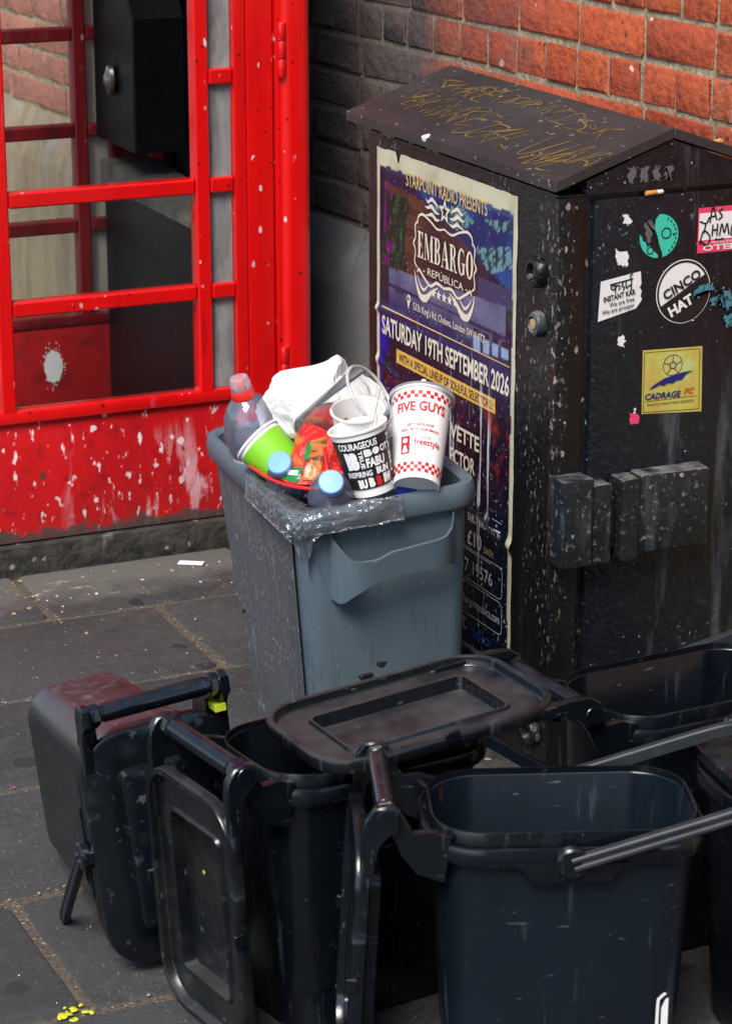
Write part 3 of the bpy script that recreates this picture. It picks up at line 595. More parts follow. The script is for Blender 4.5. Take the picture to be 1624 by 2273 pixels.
# lid: two sloping plates and a gable
EX, EZ, AX, AZ = -.014, 1.046, .199, 1.118
T = .016
def slope_plate(e, m):
    q = [(e, EZ), (AX, AZ), (AX, AZ - T), (e, EZ - T)]
    return prism(q, -.012, .80, 'y', 0)
lp = mesh('lid_plate', prism([(EX, EZ), (AX, AZ), (AX, AZ - T), (EX, EZ - T)], -.014, .80, 'y', .002), MATS['cabinet_lid'], cab, 20)
mesh('lid_plate', prism([(AX + .0005, AZ), (.412, EZ), (.412, EZ - T), (AX + .0005, AZ - T)], -.014, .80, 'y', .002), MATS['cabinet_lid'], cab, 20)
mesh('gable', prism([(.046, 1.020), (.39, 1.020), (.39, 1.03), (AX, AZ - T - .002), (.046, EZ - T + .014)], -.010, .012, 'y', .001), CD, cab, 20)
mesh('lid_skirt', prism([(.016, 1.024), (.385, 1.024), (.385, 1.03), (AX, AZ - T - .002), (.016, EZ - T + .005)], .03, .72, 'y', 0), CB, cab, 20)
# round lock cups on the side
def boss(y, z, filled, r=.026):
    b = mesh('lock_boss', xf(lathe([(r, 0), (r, .006), (r * .86, .014), (r * .62, .016), (r * .5, .006 if not filled else .012), (.002, .004 if not filled else .012)], 20), Matrix.Translation((-.001, y, z)) @ Matrix.Rotation(rad(-90), 4, 'Y')), MATS['cabinet_black'] if not filled else MATS['ledge_dust'], cab, 40)
    mesh('lock_core', xf(lathe([(r * .4, 0), (r * .4, .004 if not filled else .0125), (r * .2, .006 if not filled else .0132)], 12), Matrix.Translation((-.0035, y, z)) @ Matrix.Rotation(rad(-90), 4, 'Y')), MATS['metal_dull'] if not filled else MATS['wood_stick'], b, 40)
boss(.059, .887, False); boss(.052, .803, True, .022); boss(.045, .089, False, .024)
# gold marker scrawl on the near plate
sl = math.hypot(AX - EX, AZ - EZ); sx_, sz_ = (AX - EX) / sl, (AZ - EZ) / sl
def lidmap(a, b, e):            # a: 0 far end .. .8 near end, b: up the slope from the eave
    return (EX + sx_ * b - sz_ * e, .79 - a, EZ + sz_ * b + sx_ * e)
GL = {'S': [(.9, .9), (.3, 1), (.1, .7), (.8, .45), (.9, .15), (.1, 0)], 'T': [(0, .95), (1, 1), (.5, .95), (.45, 0)], 'O': [(.5, 1), (.05, .6), (.3, .05), (.85, .3), (.8, .85), (.4, .98)],
      'P': [(.1, 0), (.15, 1), (.8, .9), (.75, .5), (.2, .45)], 'N': [(0, 0), (.1, 1), (.8, .05), (.95, 1)], 'C': [(.95, .9), (.3, 1), (.05, .4), (.5, 0), (.95, .15)], 'D': [(.1, 0), (.2, 1), (.9, .7), (.7, .1), (.1, .02)],
      'E': [(.9, 1), (.2, .9), (.15, .5), (.7, .52), (.15, .5), (.1, 0), (.9, .05)], 'W': [(0, 1), (.25, 0), (.5, .7), (.7, .02), (1, 1.05)], 'K': [(.1, 1), (.1, 0), (.15, .5), (.9, 1), (.2, .5), (.9, -.1)],
      'R': [(.1, 0), (.15, 1), (.8, .8), (.2, .5), (.95, -.1)], 'A': [(0, 0), (.5, 1), (.95, 0), (.7, .4), (.2, .38)], 'M': [(0, 0), (.2, 1), (.5, .3), (.75, 1), (1, 0)], 'L': [(.2, 1.1), (.1, .1), (.9, .0)], 'U': [(.05, 1), (.15, .1), (.7, .05), (.9, 1), (.95, 0)], 'Y': [(0, 1), (.45, .5), (.95, 1.05), (.5, .5), (.2, -.3)],
      'X': [(0, 1), (.9, 0), (.5, .5), (.1, -.05), (.9, 1.05)], 'J': [(.3, 1), (.8, 1), (.6, .1), (.2, -.1), (0, .25)], 'H': [(.1, 1), (.05, 0), (.1, .5), (.85, .55), (.9, 1), (.85, 0)], 'Z': [(.1, 1), (.9, .95), (.1, .05), (1, 0)]}
def scrawl(word, a0, b0, h, w, lean, jit, seed, step=.82):
    r = random.Random(seed); a = a0
    for ch in word:
        if ch == ' ': a += w * .6; continue
        pts = [(a + (x * w + lean * y * w) + r.uniform(-jit, jit), b0 + y * h + r.uniform(-jit, jit)) for x, y in GL[ch]]
        V2, F2 = ribbon(pts, [.0022, .0042, .003, .0044, .0036, .0016]); put('graffiti', V2, F2, lidmap, MATS['gold_marker'], cab, .0006)
        a += w * step; b0 += r.uniform(-.006, .006)
scrawl('SKHANE', .06, .13, .055, .042, .3, .006, 2); scrawl('STOPR NCDSEK', .20, .150, .042, .046, .25, .005, 3, .95)
scrawl('YEKWXARE', .05, .062, .058, .05, .4, .008, 5, .8); scrawl('JZKAL UUWNA', .36, .045, .062, .05, .5, .008, 7, .78); scrawl('WYL', .62, .02, .05, .05, .6, .006, 9, .8)

# poster pasted on the cabinet's side ------------------------------------------------
PY0, PW_, PZ0, PZ1 = .69, .556, .145, .998
NX, NZ = 150, 240
rn = random.Random(11)
def fbm(x, y, s, o=4, seed=0):
    return noise.fractal((x * s + seed, y * s + seed * .7, seed * .3), 1.0, 2.0, o)
def sstep(a, b, x):
    t = min(1, max(0, (x - a) / (b - a))) if a != b else float(x > a); return t * t * (3 - 2 * t)
def mixc(a, b, t): return tuple(p + (q - p) * t for p, q in zip(a, b))
def inpoly(x, y, P):
    c = False; j = len(P) - 1
    for i in range(len(P)):
        if (P[i][1] > y) != (P[j][1] > y) and x < (P[j][0] - P[i][0]) * (y - P[i][1]) / (P[j][1] - P[i][1]) + P[i][0]: c = not c
        j = i
    return c
def poster_col(u, w):
    """the printed picture: u 0..1 across, w 0..1 down; a long bar interior above, dark club colours below"""
    wt = .036 + .006 * fbm(u, 0, 9, 3, 5) + (.018 if .1 < u < .18 else 0) * 0
    if u < .022 or u > .972 + .004 * fbm(0, w, 6) or w < wt: return mixc((.66, .53, .37), (.45, .34, .22), max(0, fbm(u, w, 14, 4, 2)) * .8)
    n1, n2 = fbm(u, w, 7, 4, 1), fbm(u, w, 40, 3, 3)
    if w < .37:
        c = (.035, .025, .06)
        bricks = (u * 26 + (int(w * 130) % 2) * .5) % 1 < .12 or (w * 130) % 1 < .2
        if u < .82 and w > .07 + .10 * u * u: c = mixc((.17, .075, .05), (.07, .035, .05), sstep(.0, .8, u + n1 * .4)) if not bricks else (.05, .03, .035)
        if u > .3 and w < .06 + .19 * (u - .25): c = mixc((.025, .05, .14), (.06, .11, .26), sstep(-.3, .5, n1))       # blue roof beams
        for P in ([(.42, .085), (.62, .06), (.72, .085), (.6, .115)], [(.72, .135), (.95, .105), (.97, .145), (.82, .175)], [(.78, .07), (.95, .055), (.96, .075), (.86, .085)]):
            if inpoly(u, w, P): c = mixc((.24, .32, .36), (.03, .07, .05), sstep(.0, .2, n2)) if abs((u * 14 + w * 30) % 1 - .5) > .06 else (.03, .05, .12)
        if u < .25 + .06 * n1 and .09 < w < .27: c = mixc((.012, .03, .02), (.05, .12, .06), max(0, n2 * 2))
        if u < .13 and n2 > .18 and .07 < w < .3: c = (.24, .03, .17)
        if u < .06 and w < .2: c = (.012, .012, .05)
        if u > .74 and .19 < w < .27: c = mixc((.10, .08, .15), (.03, .05, .03), 1 if (n2 > .05 and w > .23) else 0)
        if w > .255 - .03 * u and u < .93:
            c = mixc((.21, .18, .26), (.07, .06, .12), sstep(.255, .35, w) + .6 * n1)                    # curved seat
            if .285 < w < .292 + .004 * math.sin(u * 9): c = (.06, .045, .1)
            if u < .1: c = (.035, .03, .05)
        if w > .315: c = mixc(c, (.05, .05, .13), sstep(.315, .35, w) * (1 - sstep(.6, .9, u) * .6))
        for k in range(4):
            if abs(u - (.74 + .062 * k)) < .022 and .30 + .0 * k < w < .345 - .004 * k: c = (.42, .44, .55) if w > .31 else (.05, .03, .05)
        return c
    c = mixc((.012, .011, .028), (.03, .02, .055), sstep(-.3, .4, n1))
    if u < .2 and w < .54: c = mixc(c, (.02, .03, .32), sstep(.2, .05, u) * sstep(-.2, .3, n1 + .1))
    if u < .3 and .49 < w < .56: c = mixc(c, (.25, .08, .05), max(0, n2 * 2.2) * sstep(.02, .1, u))
    if .44 < w < .66 and u > .45: c = mixc(c, (.3, .05, .035), max(0, n1 * 1.2 + n2) * sstep(.45, .8, u) * sstep(.66, .55, w))
    if .36 < w < .42 and u > .6: c = mixc(c, (.12, .07, .2), sstep(.6, 1, u) * sstep(.43, .36, w))
    if w > .6: c = mixc(c, (.010, .016, .035), sstep(.6, .7, w))
    return c
_pc = poster_col
def poster_col(u, w):
    c = _pc(u, w); c = (c[0] * .82, c[1] * .95, c[2] * .95)
    if u < .022 or u > .972 or w < .05: return c
    l = sum(c) / 3; return tuple(max(0, (l + (q - l) * 1.3)) ** 1.25 * 1.0 for q in c)
PV, PF, PC = [], [], []
def wrinkle(s, z):
    d = .0012 + .0006 * fbm(s, z, 14, 3, 9)
    d += .005 * math.exp(-((z - .697 - .05 * s) / .006) ** 2) * sstep(.24, .0, s)             # fold running in from the far edge
    d += .004 * math.exp(-((z - .60 + .18 * s) / .008) ** 2) * sstep(.2, .0, s)
    d += .006 * math.exp(-((z - .43 + .25 * (s - .4)) / .010) ** 2) * sstep(.33, .5, s)
    return max(.0006, d)
top_edge = lambda s: PZ1 + .003 * fbm(s, 0, 25, 3, 4) - (.02 * sstep(.012, .0, abs(s - .092)) if True else 0)
for j in range(NZ + 1):
    for i in range(NX + 1):
        s = PW_ * i / NX; z = PZ0 + (PZ1 - PZ0) * j / NZ
        zz = min(z, top_edge(s)); ss = min(max(s, .0015 * (1 + fbm(0, z, 18, 2, 8))), PW_ - .003 * (1 + fbm(0, z, 11, 3, 6)))
        PV.append((-wrinkle(s, z), PY0 - ss, zz)); PC.append(poster_col(i / NX, 1 - j / NZ))
for j in range(NZ):
    for i in range(NX): a = j * (NX + 1) + i; PF.append((a, a + 1, a + NX + 2, a + NX + 1))
poster = mesh('poster', (PV, PF), MATS['poster_print'], cab, 60)
poster['label'] = 'torn event poster with a cream border on the cabinet side'
ca = poster.data.color_attributes.new('print', 'FLOAT_COLOR', 'POINT')
ca.data.foreach_set('color', np.array([(*c, 1) for c in PC], dtype=np.float32).ravel())
def pmap(s, z, e): return (-wrinkle(s, z) - .0006 - e, PY0 - s, z)
CRM, GLD, YEL, DRK, GRY = MATS['poster_cream'], MATS['poster_gold'], MATS['poster_yellow'], MATS['poster_dark'], MATS['poster_grey']
def pt(t, s0, s1, z0, z1, m, bold=.02, **k): return put_text(t, s0, s1, z0, z1, pmap, m, poster, bold, **k)
def pp(vf, m, name='print_mark', h=.0004): return put(name, vf[0], vf[1], pmap, m, poster, h)
pt('STARPOINT RADIO PRESENTS', .128, .446, .945, .970, GLD, .012)
# EMBARGO in heavy slab-like didone capitals
def serif(word, s0, s1, z0, z1):
    LT = {}
    def arc(cx, cy, rx0, ry0, rx1, ry1, a0, a1, n=14):
        V, F_ = [], []
        for i in range(n + 1):
            a = rad(a0 + (a1 - a0) * i / n); V += [(cx + rx0 * math.cos(a), cy + ry0 * math.sin(a)), (cx + rx1 * math.cos(a), cy + ry1 * math.sin(a))]
            if i: F_.append((2 * i - 2, 2 * i - 1, 2 * i + 1, 2 * i))
        return V, F_
    r_ = rect2
    LT['E'] = (.72, [r_(.1, .32, .05, .95), r_(0, .62, .95, 1), r_(0, .66, 0, .05), poly2((.5, .95), (.62, .95), (.62, .72)), poly2((.5, .05), (.66, .3), (.66, .05)), r_(.32, .46, .49, .53), poly2((.42, .51), (.5, .36), (.5, .66))])
    LT['M'] = (1.12, [r_(.12, .17, .05, .95), r_(.02, .27, 0, .05), poly2((.08, 1), (.3, 1), (.6, .1), (.5, .0)), poly2((.56, .12), (.5, .0), (.84, 1), (.9, .95)), r_(.8, 1.0, .05, .95), r_(.72, 1.08, 0, .05), r_(.82, 1.08, .95, 1)])
    LT['B'] = (.78, [r_(.1, .3, .05, .95), r_(0, .42, .95, 1), r_(0, .42, 0, .05), arc(.38, .75, .14, .17, .3, .25, -90, 90), arc(.4, .27, .14, .2, .34, .27, -90, 90), r_(.3, .4, .48, .53)])
    LT['A'] = (.92, [poly2((.4, 1), (.46, .95), (.16, .05), (.1, .05)), poly2((.38, 1), (.52, 1), (.86, .05), (.6, .05)), r_(.2, .62, .3, .35), r_(0, .28, 0, .05), r_(.52, .92, 0, .05)])
    LT['R'] = (.88, [r_(.1, .3, .05, .95), r_(0, .42, .95, 1), r_(0, .42, 0, .05), arc(.38, .75, .14, .19, .31, .25, -90, 90), r_(.3, .42, .48, .53), poly2((.38, .5), (.56, .5), (.72, .06), (.86, .06), (.86, 0), (.62, 0))])
    LT['G'] = (.86, [arc(.42, .5, .2, .44, .4, .51, 55, 300), r_(.56, .76, .06, .42), r_(.46, .84, .42, .47), poly2((.62, .95), (.7, .95), (.7, .68))])
    LT['O'] = (.86, [arc(.42, .5, .18, .45, .4, .52, 0, 360, 26)])
    tot = sum(LT[c][0] for c in word) + .06 * (len(word) - 1); k = (s1 - s0) / tot; x = 0
    for c in word:
        V, F_ = [], []
        for q, vf in enumerate(LT[c][1]):
            n = len(V); V += [(s0 + (x + a) * k, z0 + b * (z1 - z0), q) for a, b in vf[0]]; F_ += [tuple(i + n for i in f) for f in vf[1]]
        mesh('lettering', ([(pmap(a, b, .0007 + q * .00004)) for a, b, q in V], F_), CRM, poster)
        x += LT[c][0] + .06
serif('EMBARGO', .177, .398, .826, .873)
pt('- REP\u00daBLICA -', .20, .375, .800, .817, CRM, .0)
# star, curling wings and side brackets of the emblem
S0, cxs = .0, .284
def mir(pts): return [(2 * cxs - a, b) for a, b in pts]
pp(star2(cxs, .925, .024, .44), CRM); pp(star2(cxs, .925, .012, .44), DRK, h=.0009)
for P_, W in (([(.262, .927), (.245, .934), (.232, .938), (.218, .931), (.208, .936)], [.001, .006, .007, .005, .0005]), ([(.264, .917), (.247, .918), (.232, .925), (.217, .921), (.205, .921)], [.001, .006, .008, .005, .0005]),
             ([(.266, .907), (.25, .905), (.235, .911), (.22, .908), (.205, .906)], [.001, .006, .007, .004, .0005]), ([(cxs, .894), (.255, .889), (.225, .899), (.195, .905), (.178, .897), (.176, .884)], [.003, .004, .004, .005, .004, .002]),
             ([(.176, .89), (.166, .88), (.168, .86), (.16, .848), (.168, .836), (.165, .815), (.176, .806)], [.003, .004, .003, .005, .003, .004, .003]),
             ([(cxs, .789), (.255, .793), (.23, .783), (.2, .795), (.182, .804), (.176, .797)], [.004, .006, .005, .005, .006, .002]),
             ([(.262, .786), (.235, .772), (.212, .757), (.19, .757), (.172, .778), (.165, .8)], [.001, .007, .014, .012, .006, .001]),
             ([(.225, .785), (.205, .771), (.19, .776), (.175, .793)], [.001, .006, .005, .001])):
    pp(ribbon(P_, W), CRM); pp(ribbon(mir(P_), W), CRM)
for i in range(5): pp(star2(.244 + .0207 * i, .773, .0105), CRM)
pp(disc2(.141, .742, .0075, 18), CRM); pp(poly2((.1345, .739), (.1475, .739), (.141, .722)), CRM, h=.0008); pp(disc2(.141, .742, .0034, 12), DRK, h=.0013)
pt("533b King's Rd, Chelsea, London SW10 0TZ", .160, .445, .722, .740, CRM, .004)
pp(rect2(.03, .535, .7045, .7065), GLD)
pt('SATURDAY 19TH SEPTEMBER 2026', .028, .535, .653, .690, CRM, .022)
pp(rect2(.09, .486, .612, .638), YEL); pt('WITH A SPECIAL LINEUP OF SOULFUL SELECTORS:', .102, .474, .617, .633, DRK, .008, h=.0011)
pt('VETTE', .315, .428, .528, .556, CRM, .02); pt('ECTOR', .315, .412, .482, .511, CRM, .02); pt('TY', .335, .372, .437, .462, CRM, .02)
pp(rect2(.28, .515, .4235, .4248), GRY)
for k in range(2): pp(poly2((.325 + .008 * k, .392 - .012 * k), (.350 + .008 * k, .402 - .012 * k), (.357 + .008 * k, .372 - .012 * k), (.332 + .008 * k, .362 - .012 * k)), GLD if k else CRM, h=.0004 + .0005 * k)
pt('EARLY BIRD TICKETS:', .388, .52, .396, .411, GRY, .004); pt('\u00a310', .388, .442, .352, .380, GRY, .02); pt('EACH', .452, .487, .353, .366, GLD, .0)
pp(rect2(.28, .48, .3405, .3418), GRY); pt('07957 19576', .312, .485, .300, .325, GRY, .012)
def rbox(a0, a1, z0, z1):
    pp(ribbon([(a0, z1), (a1 - .012, z1), (a1 - .003, z1 - .003), (a1, z1 - .012), (a1, z0 + .012), (a1 - .003, z0 + .003), (a1 - .012, z0), (a0, z0)], .0013, 0), GRY)
rbox(.28, .522, .287, .345); rbox(.28, .522, .222, .281)
pt('WEBSITE:', .30, .372, .262, .274, GLD, .0); pt('www.embargorepublica.com', .31, .513, .235, .256, GRY, .004)
pt('t', .372, .386, .190, .216, GRY, .0); pt('radio', .392, .478, .185, .208, MATS['poster_blue'], .0)
pt('.co.uk/embargo', .31, .47, .152, .170, GRY, .004)

# stickers and torn paper on the door ------------------------------------------------
def dmap(x, z, e): return (x, -.0112 - e, z)
def dp(vf, m, par, h=.0006, name='print_mark'): return put(name, vf[0], vf[1], dmap, MATS[m], par, h)
def sticker(vf, m, label, h=.0004):
    o = put('sticker', vf[0], vf[1], dmap, MATS[m], cab, h); o['label'] = label; return o
def dt(t, x0, x1, z0, z1, m, par, bold=.02, rot=0, h=.0016, **k): return put_text(t, x0, x1, z0, z1, dmap, MATS[m], par, bold, rot=rot, h=h, **k)
# teal round sticker, its middle scraped off
V2 = [(.179 + .036 * math.cos(rad(a)), .944 + .036 * math.sin(rad(a))) for a in range(-78, 96, 8)] + [(.172, .972), (.17, .958), (.176, .945), (.18, .93), (.186, .915)]
st = sticker((V2, [tuple(range(len(V2)))]), 'sticker_teal', 'teal round sticker with its middle scraped away')
dp(ring2(.192, .948, .0075, .0095, 16), 'sticker_black', st, .0012); dp(disc2(.206, .945, .0022, 10), 'sticker_black', st, .0012)
for i, a in enumerate(range(60, -60, -14)): dp(rect2(.179 + .0315 * math.cos(rad(a)) - .0012, .179 + .0315 * math.cos(rad(a)) + .0012, .944 + .0315 * math.sin(rad(a)) - .0018, .944 + .0315 * math.sin(rad(a)) + .0018), 'sticker_black', st, .0012)
V2 = [(.179 + .036 * math.cos(rad(a)), .944 + .036 * math.sin(rad(a))) for a in range(172, 270, 8)] + [(.178, .913), (.168, .922), (.162, .93), (.157, .928), (.154, .936), (.149, .938), (.147, .945)]
s2_ = sticker((V2, [tuple(range(len(V2)))]), 'sticker_teal', 'remaining lower edge of the scraped teal round sticker')
dp(ring2(.163, .922, .005, .0068, 14), 'sticker_black', s2_, .0012)
dp(torn([(.150, .965), (.165, .975), (.17, .95), (.16, .935)], .003, 5), 'ink_grey', s2_, .0003)
# hello-my-name tag stuck upside down
st = sticker(rect2(.2515, .372, .909, .984), 'sticker_pink', 'pink name tag sticker stuck upside down with marker scrawl')
dp(rect2(.2535, .37, .930, .975), 'sticker_white', st, .0010)
put_text('HELLO', .262, .335, .912, .9215, dmap, MATS['sticker_white'], st, .02, h=.0016, flip=True); put_text('my name is', .268, .318, .923, .9285, dmap, MATS['sticker_white'], st, .0, h=.0016, flip=True)
for pts in ([(.254, .962), (.266, .958), (.272, .968)], [(.266, .958), (.262, .942)], [(.273, .958), (.278, .984), (.286, .962)], [(.275, .968), (.284, .969)], [(.297, .98), (.290, .976), (.296, .968), (.289, .962)], [(.255, .925), (.262, .946), (.274, .935), (.268, .922), (.256, .93)], [(.279, .955), (.278, .936)], [(.279, .946), (.287, .946)], [(.288, .956), (.287, .936)], [(.292, .936), (.296, .955), (.301, .94), (.306, .955), (.31, .936)], [(.316, .953), (.314, .936), (.324, .937)], [(.284, .931), (.292, .929), (.30, .931)]):
    dp(ribbon(pts, .0028), 'sticker_black', st, .0020)
# torn paper square
sticker(torn([(.100, .928), (.125, .922), (.124, .90), (.113, .899), (.104, .905)], .003, 8), 'sticker_white', 'small torn white paper scrap above the slogan sticker')
# karma slogan sticker
kv = [(.0735, .878), (.147, .889), (.149, .868), (.146, .862), (.150, .856), (.148, .848), (.151, .842), (.146, .835), (.14, .828), (.0700, .812)]
st = sticker((kv, [tuple(range(len(kv)))]), 'sticker_white', 'white slogan sticker with Hindi word, torn right edge')
th = math.atan2(.011, .0735)
dp(ribbon([(.090, .8715), (.133, .878)], .0024, 0), 'sticker_black', st, .0012)
for pts in ([(.1005, .873), (.1005, .857)], [(.1005, .869), (.094, .870), (.092, .866), (.097, .863), (.1005, .867), (.106, .870), (.1085, .866), (.106, .862)], [(.1145, .875), (.112, .868), (.1165, .866), (.1145, .86)], [(.1295, .8775), (.1295, .859)], [(.1195, .876), (.1195, .866), (.122, .864), (.124, .867), (.1295, .868)], [(.1295, .878), (.127, .884), (.132, .886)]):
    dp(ribbon(pts, .0023, 3), 'sticker_black', st, .0016)
dt('INSTANT KAR', .0785, .138, .8475, .857, 'sticker_black', st, .03, th); dt('We are free', .0895, .136, .8375, .8455, 'sticker_black', st, .008, th); dt('We are prosper', .0765, .137, .8245, .8345, 'sticker_black', st, .008, th)
# round black and white sticker
cx0, cz0, rr = .2285, .848, .0535
st = sticker(disc2(cx0, cz0, rr, 44, rx=.0515), 'sticker_white', 'round black and white lettered sticker with blue paint rubbed across it')
dp(ring2(cx0, cz0, rr * .97, rr * .90, 44, .050, .0465), 'sticker_black', st, .0010)
half = [(cx0 + .0466 * math.cos(rad(a)), cz0 + rr * .905 * math.sin(rad(a))) for a in range(206, 394, 6)]
dp((half, [tuple(range(len(half)))]), 'sticker_black', st, .0014)
t30 = rad(27)
dt('CINCO', cx0 - .042, cx0 + .034, cz0 + .004, cz0 + .0205, 'sticker_black', st, .03, t30, .0020); dt('HAT', cx0 - .029, cx0 + .019, cz0 - .0315, cz0 - .013, 'sticker_white', st, .04, t30, .0026)
# rubbed blue paint
for k, P_ in enumerate(([(.243, .842), (.262, .858), (.285, .858), (.283, .845), (.262, .842), (.248, .834)], [(.277, .828), (.29, .838), (.30, .83), (.296, .818), (.286, .82)], [(.298, .846), (.315, .842), (.325, .822), (.312, .806), (.302, .82)], [(.305, .80), (.33, .805), (.33, .785), (.315, .782)])):
    sticker(torn(P_, .0035, 20 + k), 'paint_blue', 'smear of teal paint beside the round sticker', .0034)
# square holographic football sticker
def cm(vf, m, h): return dp(([(.1565 + a * .1135 + (0) , .645 + b * .1085 + a * .0) for a, b in vf[0]], vf[1]), m, st, h)
st = sticker(poly2((.157, .648), (.272, .640), (.269, .752), (.1555, .756)), 'sticker_holo', 'square iridescent yellow sticker with a football and blue brush stroke')
for a, b in (((.03, .05), (.97, .0)), ((.97, .0), (.945, .95)), ((.945, .95), (.02, .985)), ((.02, .985), (.03, .05))): cm(ribbon([a, b], .008, 0), 'sticker_black', .0010)
cm(ring2(.5, .74, .155, .165, 30), 'sticker_black', .0010)
for a in (90, 18, 162, 234, 306): cm(ribbon([(.5 + .055 * math.cos(rad(a)), .74 + .055 * math.sin(rad(a))), (.5 + .155 * math.cos(rad(a)), .74 + .155 * math.sin(rad(a)))], .02, 0), 'sticker_rust', .0012)
cm(ring2(.5, .74, .05, .066, 5), 'sticker_navy', .0014)
sw = [(.1, .40), (.2, .47), (.35, .545), (.5, .585), (.65, .61), (.85, .625), (.72, .575), (.66, .5), (.56, .49), (.5, .455), (.42, .47), (.36, .435), (.28, .455), (.2, .42)]
cm((sw, [tuple(range(len(sw)))]), 'sticker_navy', .0018)
dt('CADRAGE', .162, .2305, .6705, .6815, 'sticker_navy', st, .03, rad(-1), .0018, shear=.2); dt('FC', .2365, .2555, .6735, .6835, 'sticker_rust', st, .03, rad(-1), .0018, shear=.2)
cm(ribbon([(.04, .215), (.93, .215)], .006, 0), 'sticker_black', .0014); dt('PHOTO PAINTING DESIGN', .166, .256, .6595, .6635, 'sticker_black', st, .0, rad(-1), .0018, shear=.2)
for i, (P_, m_) in enumerate((([(.111, .985), (.121, .984), (.127, .973), (.119, .966), (.112, .972)], 'sticker_white'), ([(.108, .78), (.116, .786), (.123, .777), (.12, .765), (.109, .768)], 'sticker_white'), ([(.141, .660), (.147, .659), (.146, .648), (.142, .648)], 'sticker_white'), ([(.135, .652), (.153, .648), (.153, .634), (.137, .632)], 'sticker_pink'), ([(.238, .977), (.243, .975), (.241, .966), (.236, .97)], 'ink_grey'), ([(.245, .80), (.25, .802), (.25, .796)], 'sticker_white'))):
    sticker(torn(P_, .0022, 40 + i, 4), m_, 'small torn sticker scrap on the cabinet door', .0005)
# pale scraped panel on the gable
def gmap(x, z, e): return (x, -.0103 - e, z)
for i in range(4): put('scrape', *torn([(.118 + .022 * i, 1.058 - .001 * i), (.134 + .022 * i, 1.06 - .001 * i), (.132 + .022 * i, 1.036), (.12 + .022 * i, 1.037)], .004, 60 + i), gmap, MATS['ink_grey'], cab, .0004)

# ------------------------------------------------------------------ slim grey bin
def Rm(yaw, rx, ry): return Matrix.Rotation(rad(yaw), 4, 'Z') @ Matrix.Rotation(rad(rx), 4, 'X') @ Matrix.Rotation(rad(ry), 4, 'Y')
BH = .533
Mrim = Matrix.Translation((-.256, .302, .545)) @ Rm(-4.2, 1.17, -4.5)
gb = thing('slim_bin', 'slim grey plastic bin overflowing with cups and bottles beside the poster', 'bin', matrix=Mrim @ Matrix.Translation((0, 0, -BH)) @ Matrix.Diagonal((1.04, 1.03, 1, 1)))
BG, BS = MATS['bin_grey'], MATS['bin_grey_scratched']
def bw_(z): k = z / .5; return .250 + .036 * k, .365 + .106 * k
rings = [(.235, .35, .03, 0.0)] + [(*bw_(z), .034, z) for z in (.006, .1, .2, .3, .4, .5)] + [(.284, .468, .033, .512), (.278, .462, .032, .512)] + [(bw_(z)[0] - .008, bw_(z)[1] - .008, .03, z) for z in (.5, .25, .012)]
mesh('body', loft(rr_rings(rings, 5)), BG, gb, 40)
mesh('rim', loft(rr_rings([(.285, .470, .034, .494), (.312, .497, .046, .494), (.318, .503, .05, .498), (.318, .503, .05, .524), (.312, .497, .047, .532), (.288, .473, .036, .533), (.276, .461, .031, .528), (.272, .457, .03, .495)], 7), False, False), BG, gb, 40)
# proud scratched side skin whose lower edge sweeps down in an arc to the front foot
def side(y, z, o=0): w, d = bw_(z); return (-w / 2 - o, y * (d / 2 - .034), z)
arc_ = [(.93, .215), (.80, .228), (.62, .222), (.40, .19), (.15, .135), (-.15, .07), (-.45, .025), (-.7, .008)]
poly = [(-.98, .008), (-.98, .491), (.98, .491), (.98, .23)] + arc_
def side_sheet(o0, o1):
    n = 26; V, Fs = [], []
    for i in range(n + 1):
        y = -1.0 + 2.0 * i / n
        zl = np.interp(y, [p[0] for p in arc_[::-1]], [p[1] for p in arc_[::-1]]) if y > -.7 else .006
        if y > .93: zl = .21
        for j in range(9):
            z = zl + (.4935 - zl) * j / 8; V.append(side(y, z, o1))
        V.append(side(y, zl, o0))
    for i in range(n):
        a, b = i * 10, (i + 1) * 10
        for j in range(8): Fs.append((a + j, a + j + 1, b + j + 1, b + j))
        Fs.append((a + 9, a, b, b + 9))
    for e in (0, n): 
        pass
    return V, Fs
mesh('side_panel', side_sheet(.0005, .005), BS, gb, 50)
def low_sheet():
    n = 20; V, Fs = [], []
    for i in range(n + 1):
        y = -.8 + 1.8 * i / n; zl = max(.012, np.interp(y, [p[0] for p in arc_[::-1]], [p[1] for p in arc_[::-1]]) - .001)
        for j in range(5): V.append(side(y, .004 + (zl - .004) * j / 4, .0012))
    for i in range(n):
        for j in range(4): a, b = i * 5 + j, (i + 1) * 5 + j; Fs.append((a, a + 1, b + 1, b))
    return V, Fs
mesh('foot_recess', low_sheet(), BS, gb, 50)
# moulded grip band standing off the front
def grip():
    n = 32; V, Fs = [], []; t = .0075
    for i in range(n + 1):
        u = i / n; x = -.098 + .208 * u
        zt = np.interp(u, [0, .03, .08, .14, .3, .42, .86, .94, .98, 1], [.492, .476, .458, .447, .446, .456, .462, .472, .486, .494])
        zb = np.interp(u, [0, .04, .12, .25, .5, .9, .96, 1], [.372, .366, .384, .402, .410, .408, .398, .396])
        off = .046 * (1 - abs(2 * u - 1) ** 6)
        fy = lambda z: -bw_(z)[1] / 2
        for z, o in ((zt, off), (zt, off + t), (zb, off * .9 + t), (zb, off * .9)): V.append((x, fy(z) - .0012 - o, z))
    for i in range(n):
        a, b = i * 4, i * 4 + 4
        for k in range(4): Fs.append((a + k, b + k, b + (k + 1) % 4, a + (k + 1) % 4))
    Fs += [(0, 1, 2, 3), (n * 4 + 3, n * 4 + 2, n * 4 + 1, n * 4)]
    return V, Fs
mesh('grip', grip(), BG, gb, 50)
